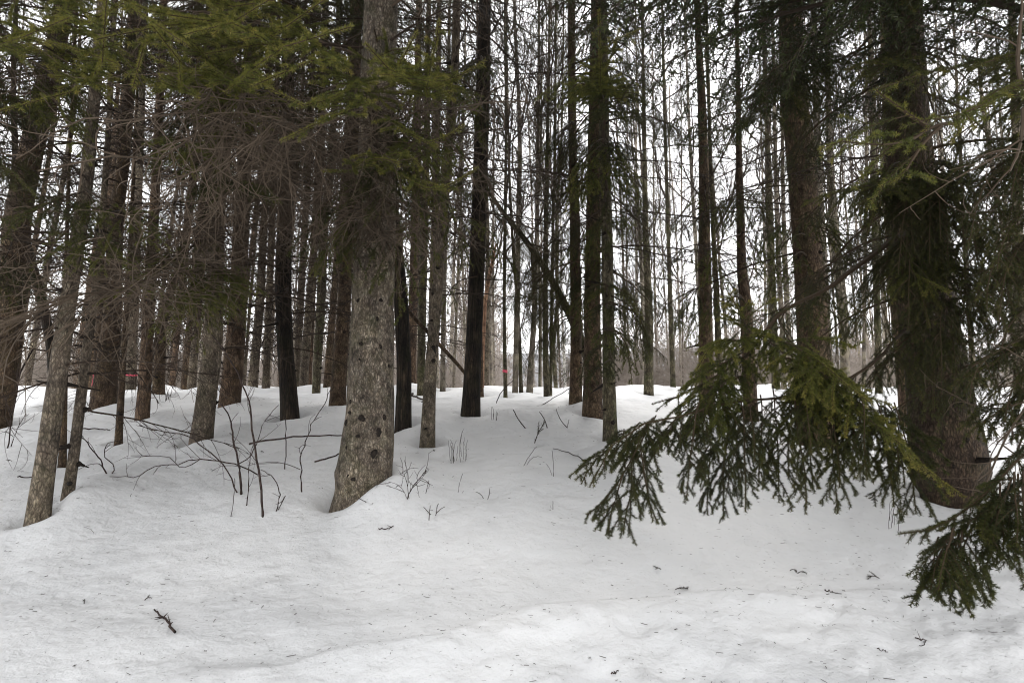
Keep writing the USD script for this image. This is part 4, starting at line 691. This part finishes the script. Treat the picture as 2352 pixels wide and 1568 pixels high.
# ------------------------------------------------------------------ leaning and broken wood
def pole(name, label, cat, pts, mat, group=None, twigs=0, seed=0, sides=8):
    rng = np.random.default_rng(900 + seed); t = xform(name); P = np.array([at(x, y, d) for x, y, w, d in pts]); R = np.array([w / 2 * d / FPX for x, y, w, d in pts])
    m, C, RR = trunk_mesh(P, R, rng, sides, .08, .06); obj('trunk', m, mat, t, smooth=True)
    for k in range(twigs):
        i = rng.integers(len(C) // 4, len(C)); place(t, 'dead_branch', C[i], rng.uniform(0, 6.28), rng.uniform(-.3, .5), rng.uniform(.4, .7), rng)
    tag(t, label, cat, group); return t, C, RR
lt = pole('leaning_tree', 'mossy dead trunk leaning up leftward behind the three close spruce trunks', 'leaning tree', [(1385, 925, 24, 10.1), (1340, 795, 21, 9.9), (1300, 705, 18, 9.7), (1255, 622, 16, 9.5), (1210, 556, 14, 9.3), (1165, 500, 11, 9.1), (1122, 440, 8, 8.9), (1095, 405, 5, 8.8)], 'mossy_bark', twigs=14, seed=1)
TREES['lean'] = lt
for k, i in enumerate(np.linspace(14, len(lt[1]) - 4, 26).astype(int)):
    c = lt[1][i]; r = np.random.default_rng(700 + k); place(lt[0], 'green_branch', c, r.uniform(0, 6.28), r.uniform(-1.1, -.1), r.uniform(.4, .75), r)
pole('leaning_pole', 'thin dead pole leaning down to the right against the straight blackish trunk', 'dead pole', [(925, 690, 8, 8.9), (934, 707, 9, 8.9), (1000, 781, 9, 9.0), (1070, 860, 8, 9.2), (1078, 872, 7, 9.3)], 'brown_spruce_bark', seed=2)
pole('snapped_stem', 'snapped stem with a splintered orange top, right of the straight blackish trunk', 'broken tree', [(1108, 890, 8, 12.5), (1114, 700, 9, 12.5), (1123, 640, 9, 12.5), (1133, 590, 8, 12.5), (1139, 560, 3, 12.5)], 'split_wood', seed=3)
def tape(label, tree, vy, dz, tail):
    s = next(q for q in TREE_SPECS if q['key'] == tree); C, R = TREES[tree][1:]; z = at(s['pts'][0][0], vy, s['b'][1])[2]; i = int(np.argmin(np.abs(C[:, 2] - z)))
    th = np.linspace(0, 2 * np.pi, 17); V, Fc = [], []
    for k in (-.5, .5):
        for rr in (R[i] * 1.10 + .003, R[i] * 1.10 + .007): V.append(np.c_[C[i][0] + np.cos(th) * rr, C[i][1] + np.sin(th) * rr, np.full(17, z) + k * dz + .006 * np.sin(th * 2)])
    V = np.vstack(V); i_ = np.arange(16)
    for a, b in ((0, 1), (1, 3), (3, 2), (2, 0)): Fc.append(np.stack([a * 17 + i_, a * 17 + i_ + 1, b * 17 + i_ + 1, b * 17 + i_], 1))
    t = xform('flagging_tape'); obj('band', (V, np.vstack(Fc)), 'pink_tape', t)
    if tail:
        q = np.linspace(0, 1, 9); x0, y0 = C[i][0] + R[i] * .2, C[i][1] - R[i] * 1.2 - .015
        A = np.c_[x0 + .012 * np.sin(q * 5), y0 - .01 * np.sin(q * 4), z - tail * q]; W = np.array([.014, .004, 0])
        V = np.vstack([A - W, A + W, A - W + [0, .003, 0], A + W + [0, .003, 0]]); j = np.arange(8); n = 9
        obj('tail', (V, np.vstack([np.stack([a * n + j, b * n + j, b * n + j + 1, a * n + j + 1], 1) for a, b in ((0, 1), (1, 3), (3, 2), (2, 0))])), 'pink_tape', t)
    tag(t, label, 'ribbon')
tape('pink tape tied round the slim stem with a tail hanging down', 'taped', 859, .03, .20)
tape('pink tape stretched flat across the grey trunk behind the slim dark stem', 'tape_wide', 861, .03, 0)
tape('narrow pink band round the thin stem in the central clearing', 'band_1160', 852, .045, 0)

# ------------------------------------------------------------------ bare saplings and shrubs, stems given in the picture and grown at the depth of their foot
def sapling(label, stems, cat='sapling', name='bare_sapling', twig=.25, seed=0, dense=.18, mat='sapling_bark', d=None, hang=-.1):
    rng = np.random.default_rng(600 + seed); t = xform(name); b0 = None
    for k, (w0, w1, pts) in enumerate(stems):
        if d is None: b0 = hit(*pts[0]) if b0 is None else b0; dd = b0[1]
        else: dd = d
        if b0 is None: b0 = at(*pts[0], dd)
        P = np.array([at(x, y, dd + .10 * math.sin(1.7 * j + k)) for j, (x, y) in enumerate(pts)])
        if pts[0] == stems[0][2][0] or abs(P[0, 2] - gz(P[0, 0], P[0, 1])) < .12: P[0, 2] = min(P[0, 2], gz(P[0, 0], P[0, 1])) - .03
        Q = resample(P, max(8, 3 * len(P)))[None]; n = Q.shape[1]; L = np.array([np.linalg.norm(np.diff(Q[0], axis=0), axis=1).sum()])
        Q[0, 1:-1] += rng.normal(0, .004 * min(1, L[0]), (n - 2, 3))
        obj('stem', tubes(Q, np.linspace(w0, w1, n)[None] * .66 * dd / FPX / 2, 6), mat, t, smooth=True)
        if twig:
            S, LS, _ = children(rng, Q, L, dense, .25, .75, lambda u: twig / L[0] * (1.1 - .5 * u), hang, .5, 6, 1.0, jitter=.5)
            U, LU, _ = children(rng, S, LS, .09, .3, .7, lambda u: .45 * (1.1 - .6 * u), hang, .4, 4, 1.0)
            tag(obj('twigs', join([tubes(S, np.linspace(1.6, .9, 6)[None].repeat(len(S), 0) * dd / FPX / 2), tubes(U, np.linspace(1.0, .7, 4)[None].repeat(len(U), 0) * dd / FPX / 2)]), mat, t), kind='stuff')
    tag(t, label, cat); return t
sapling('tall dark sapling with a long curved stem standing nearest among the bare shrubs', [(9, 3, [(604, 1192), (599, 1123), (584, 1014), (578, 963), (560, 891), (513, 799), (478, 755), (462, 690)])], seed=1, twig=.3, dense=.25)
sapling('zigzag bare shrub with a long low arm reaching left', [(9, 4, [(555, 1138), (551, 1087), (544, 1050), (533, 995), (526, 953), (505, 925)]), (5, 3, [(550, 1101), (511, 1065), (464, 1025), (430, 1000), (345, 985), (320, 976)]),
        (5, 2.5, [(592, 1090), (526, 1061), (460, 1054), (402, 1066), (362, 1068), (318, 1092), (252, 1094)]), (3, 2, [(460, 1054), (420, 1074), (380, 1048), (300, 1046)]), (4, 2, [(548, 1065), (580, 1040), (600, 985), (640, 930)])], seed=2, twig=.22, dense=.16, cat='shrub', name='bare_shrub')
sapling('sapling with an upright Y fork just left of the great pale trunk', [(5, 2.5, [(694, 1132), (692, 1083), (690, 1050), (701, 1017), (714, 980), (738, 939), (759, 895)]), (3, 1.5, [(690, 1078), (660, 1066), (635, 1061), (584, 1065)])], seed=3, twig=.22)
sapling('straight thin stem between the sapling with the Y fork and the tall dark sapling', [(4, 3, [(654, 1078), (657, 995), (656, 960)])], seed=4, twig=.0)
sapling('thin stem leaning slightly right of the zigzag shrub', [(4, 2, [(564, 1165), (571, 1116), (573, 1057), (582, 1020)])], seed=5, twig=.14)
sapling('crooked small shoot arching left, at the right foot of the tall dark sapling', [(5, 2, [(626, 1185), (641, 1149), (639, 1116), (621, 1090), (599, 1079)]), (3, 1.5, [(636, 1140), (656, 1138), (645, 1155)])], seed=6, twig=.1)
sapling('beaded fine shoot, leftmost of the shoots below the zigzag shrub', [(2.5, 2, [(526, 1194), (537, 1141), (539, 1098)])], seed=7, twig=.0)
sapling('low bare shrub spreading between the leaning pale trunk and the grey knotted spruce', [(6, 2.5, [(252, 1092), (232, 1060), (215, 1036), (200, 1017), (188, 1000)]), (4, 2, [(250, 1088), (262, 1070), (240, 1045), (246, 1020), (280, 1010)]), (4, 2, [(248, 1080), (222, 1064), (206, 1066)])], seed=8, twig=.22, cat='shrub', name='bare_shrub')
sapling('dark stick-like stalk leaning right at the left edge of the picture', [(8, 5, [(-10, 985), (15, 930), (50, 850), (75, 803)])], seed=9, twig=.3)
sapling('fine upright stalk beside the leaning stalk at the left edge', [(5, 2.5, [(15, 1031), (25, 975), (34, 929), (48, 850)]), (3, 2, [(22, 1032), (40, 985), (60, 950)])], seed=10, twig=.3, dense=.1)
sapling('fan of fine dark twigs standing in the snow right of the great pale trunk', [(4, 2, [(926, 1163), (945, 1123), (962, 1100), (981, 1079)]), (2, 1.4, [(941, 1130), (930, 1094), (919, 1085)]), (2, 1.4, [(935, 1120), (912, 1112), (892, 1106)]), (2, 1.4, [(950, 1115), (975, 1085)])], seed=11, twig=.18, cat='shrub', name='bare_shrub', dense=.045)
sapling('small crossed twig with reddish buds below the fan of fine twigs', [(4, 2.5, [(998, 1194), (1002, 1175), (1007, 1156)]), (3, 2, [(1000, 1176), (985, 1177), (973, 1164)]), (3, 2, [(1001, 1177), (1012, 1168), (1022, 1163)]), (3, 2, [(985, 1177), (988, 1160)])], seed=12, twig=.0, cat='twig', name='snow_twig')
for k, (lab, stems) in enumerate([('single straight twig right of the fan of fine twigs', [(3, 2, [(974, 1145), (980, 1124), (985, 1103)])]), ('V-shaped twig standing in the snow at the centre', [(3, 1.5, [(1118, 1152), (1108, 1140), (1093, 1129)]), (3, 1.5, [(1118, 1152), (1122, 1140), (1125, 1121)])]),
        ('fine upright twig left of the V-shaped twig', [(2, 1.5, [(1049, 1138), (1056, 1110), (1063, 1087)]), (1.5, 1, [(1051, 1136), (1065, 1127)])]), ('thin bending sprig with a side shoot above the V-shaped twig on the right', [(2, 1.5, [(1198, 1072), (1214, 1050), (1233, 1025)]), (1.5, 1, [(1206, 1060), (1225, 1050), (1245, 1049)])]),
        ('sprig with one tall shoot left of the low green spray', [(2.5, 1.5, [(1271, 1101), (1271, 1070), (1268, 1035)]), (1.5, 1, [(1270, 1090), (1262, 1075), (1254, 1066)])]), ('tiny upright sprig in front of the low green spray', [(2.5, 1.5, [(1270, 1174), (1270, 1150)]), (1.5, 1, [(1270, 1172), (1264, 1160)])]),
        ('dark curved stick poking from the snow left of the baby spruce', [(4.5, 3, [(1221, 989), (1201, 977), (1187, 956), (1179, 941)])]), ('dark stick poking up right behind the baby spruce', [(4, 2.5, [(1259, 985), (1252, 967), (1239, 946)])]),
        ('dark forked stick right of the baby spruce', [(3.5, 2, [(1314, 985), (1290, 967), (1278, 939)]), (2.5, 1.5, [(1302, 976), (1307, 963)])]), ('curved grey stick at the foot of the great pale trunk on its right', [(3.5, 2, [(857, 1178), (845, 1158), (832, 1148), (821, 1142)]), (2, 1.5, [(846, 1160), (857, 1154)])]),
        ('fine bent stalk alone on the open snow at lower left', [(1.5, 1, [(219, 1247), (214, 1225), (203, 1212), (192, 1209)])]), ('short hooked sprig on the open snow below the low bare shrub', [(2, 1.2, [(298, 1157), (299, 1146), (302, 1133)]), (1.3, 1, [(297, 1156), (289, 1150)])]),
        ('long lean stick slanting up on the crest below the thin banded stem', [(3.5, 2.5, [(1139, 926), (1152, 900), (1180, 873)])]), ('long low stick slanting up toward the three close spruce trunks', [(3, 2.5, [(1232, 931), (1270, 915), (1310, 890)])]),
        ('short dark stub stick beside the slender crooked trunk', [(3, 2, [(968, 990), (955, 979)])]), ('short twig standing right of the foot of the great pale trunk', [(3, 2, [(878, 1132), (866, 1113)])])]):
    sapling(lab, stems, seed=20 + k, twig=.0, cat='twig', name='snow_twig')
def stalks(label, foot, h, n, seed, spread=14):
    r = np.random.default_rng(seed); st = []
    for k in range(n):
        x = foot[0] + r.uniform(-spread, spread); y = foot[1] + r.uniform(-6, 6); hh = h * r.uniform(.6, 1.1); st.append((1.8, 1.0, [(x, y), (x + r.uniform(-4, 4), y - hh * .5), (x + r.uniform(-7, 7), y - hh)]))
    sapling(label, st, seed=seed, twig=0, cat='dry stalks', name='dry_stalks')
stalks('bunch of fine upright stalks right of the slender crooked trunk', (1042, 1060), 48, 7, 40, 8)
stalks('taller wispy stalks next to the bunch right of the slender crooked trunk', (1062, 1053), 70, 5, 41, 7)
stalks('dry stalk bunch under the right tips of the low green spray', (2055, 1206), 62, 9, 42, 16)
stalks('little dark stalk tuft behind, below the straight blackish trunk', (1137, 968), 30, 6, 43, 6)
stalks('fine stalks in the snow right of the great right trunk', (2290, 1010), 50, 5, 44, 14)
stalks('fine stalks in the snow behind the reddish trunk on the left', (380, 920), 36, 5, 45, 12)
# baby spruce in its hollow
def baby(label, foot, tips, seed):
    rng = np.random.default_rng(seed); b = hit(*foot); t = xform('baby_spruce'); P = np.array([at(x, y, b[1]) for x, y in [foot] + tips]); P[0, 2] = gz(P[0, 0], P[0, 1]) - .02
    w, f, tn = green_spray(rng, P, r0=.006, sec=.10, spacing=.025, hang=-.2, dens=500, nlen=.014, wid=.002, bare=.1, tone=.3); obj('stem', w, 'sapling_bark', t); tag(obj('needles', f, 'spruce_needles', t, tone=tn), kind='stuff'); tag(t, label, 'seedling')
baby('dark baby spruce leaning right out of a little hollow in the snow', (1227, 1018), [(1238, 991), (1246, 978), (1253, 966)], 50)
# sticks lying on the snow
def stick(label, pts, w, seed, lift=0.01, stub=3, name='fallen_stick', onsnow=True, ends=None):
    rng = np.random.default_rng(seed); t = xform(name)
    P = np.array([hit(*p) for p in pts]) if ends is None else np.array([at(*p) for p in pts])
    if ends is None: P[:, 2] = [gz(x, y) + lift for x, y, _ in P]
    d = P[:, 1].mean(); Q = resample(P, 12); Q[1:-1] += rng.normal(0, .004, (10, 3))
    obj('stem', tubes(Q[None], np.linspace(w, w * .6, 12)[None] * d / FPX / 2, 6), 'sapling_bark', t, smooth=True)
    for k in range(stub):
        i = rng.integers(2, 11); dr = vnorm(rng.normal(size=3) * [1, 1, .6] + [0, 0, .5]); S = np.stack([Q[i], Q[i] + dr * .02, Q[i] + dr * rng.uniform(.03, .07)])[None]; obj('stub', tubes(S, np.array([[w, w * .7, w * .3]]) * .6 * d / FPX / 2, 5), 'sapling_bark', t)
    tag(t, label, 'stick')
stick('knobbly dark stick lying alone on the open snow at lower left', [(402, 1457), (378, 1428), (354, 1404)], 6, 60, .012, 6)
stick('long thin pole lying level from the great pale trunk to the left', [(573, 1019, 6.6), (680, 1003, 6.4), (800, 999, 6.2)], 5, 61, ends=1, stub=0)
stick('shorter stick pointing down left from the great pale trunk', [(723, 1060, 5.9), (760, 1049, 5.9), (800, 1040, 5.8)], 4.5, 62, ends=1, stub=0)
stick('fine twig lying flat left of the green spray', [(1343, 1063), (1310, 1044), (1270, 1032)], 2.5, 63, .01, 1)
stick('thin curved twig lying below the great pale trunk', [(869, 1217), (890, 1217), (905, 1210)], 2.5, 64, .008, 1)
stick('pale thin twig lying in the shaded snow at lower right', [(1895, 1358), (1915, 1364), (1933, 1366)], 2.5, 65, .008, 0)
stick('small stick lying near the lower right corner', [(2102, 1470), (2125, 1474), (2112, 1488)], 2.8, 66, .01, 1)
stick('small slanting stick on the bright bank at the bottom centre', [(1404, 1552), (1420, 1545)], 3, 67, .01, 0)
stick('thin bent twig on the shaded snow in front of the great right trunk', [(2015, 1292 + 200), (2040, 1500)], 2, 68, .008, 0)
stick('grey stick lying across the foot of the leaning thin trunk', [(40, 1100), (75, 1101), (95, 1098)], 3, 69, .02, 0)
stick('dark stick lying level in the snow right of the leaning thin trunk', [(188, 990), (220, 991), (252, 993)], 3.5, 70, .03, 1)
stick('pale broken limb stub lying on the mound left of the slender crooked trunk', [(948, 908), (960, 918), (972, 922)], 6, 71, .03, 2)
# fallen sprigs and cones
def clump(label, v, size, seed, cat='needle clump'):
    rng = np.random.default_rng(seed); b = hit(*v); b[2] = gz(b[0], b[1]) + .006; az = rng.uniform(0, 6.28); L = size
    A = b + np.array([[0, 0, 0], [math.cos(az) * L * .5, math.sin(az) * L * .5, .012], [math.cos(az) * L, math.sin(az) * L, .006]])
    w, f, tn = green_spray(rng, A, r0=.003, sec=L * .5, spacing=.03, hang=.1, dens=900, nlen=.013, wid=.002, bare=0, tone=.1)
    t = xform('fallen_sprig'); obj('twig', w, 'sapling_bark', t); tag(obj('needles', f, 'spruce_needles', t, tone=tn * .4), kind='stuff'); tag(t, label, cat)
for k, (lab, v, s) in enumerate([('dark needle sprig on the open snow at far lower left', (193, 1388), .05), ('faint small sprig on the snow above the knobbly stick', (332, 1380), .04), ('dark needle sprig with a long twig on the shaded snow, lower right', (1551, 1356), .08), ('small dark sprig above the sprig with the long twig', (1518, 1310), .04),
        ('dark tuft in the middle of the shaded snow under the green spray', (1815, 1312), .05), ('flat sprig just right below the dark tuft in the shade', (1832, 1320), .05), ('dark sprig farthest right on the shaded snow', (2020, 1331), .07), ('small dark clod left under the tips of the green spray', (1578, 1122), .05), ('dark cone-like clod behind the stalks under the green spray', (2016, 1153), .05),
        ('small dark clod on the snow left of the leaning pale trunk', (27, 1060), .04), ('dark bud lying under the level pole', (605, 1040), .04), ('dark speck of bark under the slender crooked trunk', (997, 1037), .035)]): clump(lab, v, s, 800 + k)

# needle litter
rl = np.random.default_rng(9)
n = 4400; vx = np.r_[rl.uniform(0, 2352, 900), 2352 * (1 - rl.uniform(0, 1, n - 900) ** 1.5)]; y = rl.uniform(3.0, 9.5, n) ; y = 3.0 + (y - 3.0) * rl.uniform(.2, 1, n)
x = (vx - CX) / FPX * y * 1.05
for wx, wy, r, dep, dri, side in WELLS:      # more of it round the feet of the near trunks
    if wy < 10.5:
        m = int(60 + 300 * r); a = rl.uniform(0, 6.28, m); q = r + np.abs(rl.normal(0, .28 + r, m)); x = np.r_[x, wx + np.cos(a) * q]; y = np.r_[y, wy + np.sin(a) * q]
n = len(x)
lit = []
for k in range(5):
    m = 1 + (k == 3); P = np.zeros((m, 3, 3)); a = rl.uniform(0, 6.28, m); L = rl.uniform(.005, .009, m) * (1.8 if k == 4 else 1)
    for q in range(3): P[:, q] = np.stack([np.cos(a) * L * (q - 1), np.sin(a) * L * (q - 1), .002 + 0 * a], 1)
    lit.append(tubes(P, np.full((m, 3), .0011)))
instancer('needle_litter', lit, 'litter', np.c_[x, y, ground(x, y) + .001], rl.uniform(0, 6.28, n), np.clip(rl.lognormal(-.65, .55, n), .3, 1.7), 'dark fallen needles and bark crumbs strewn over the snow', 'needles')
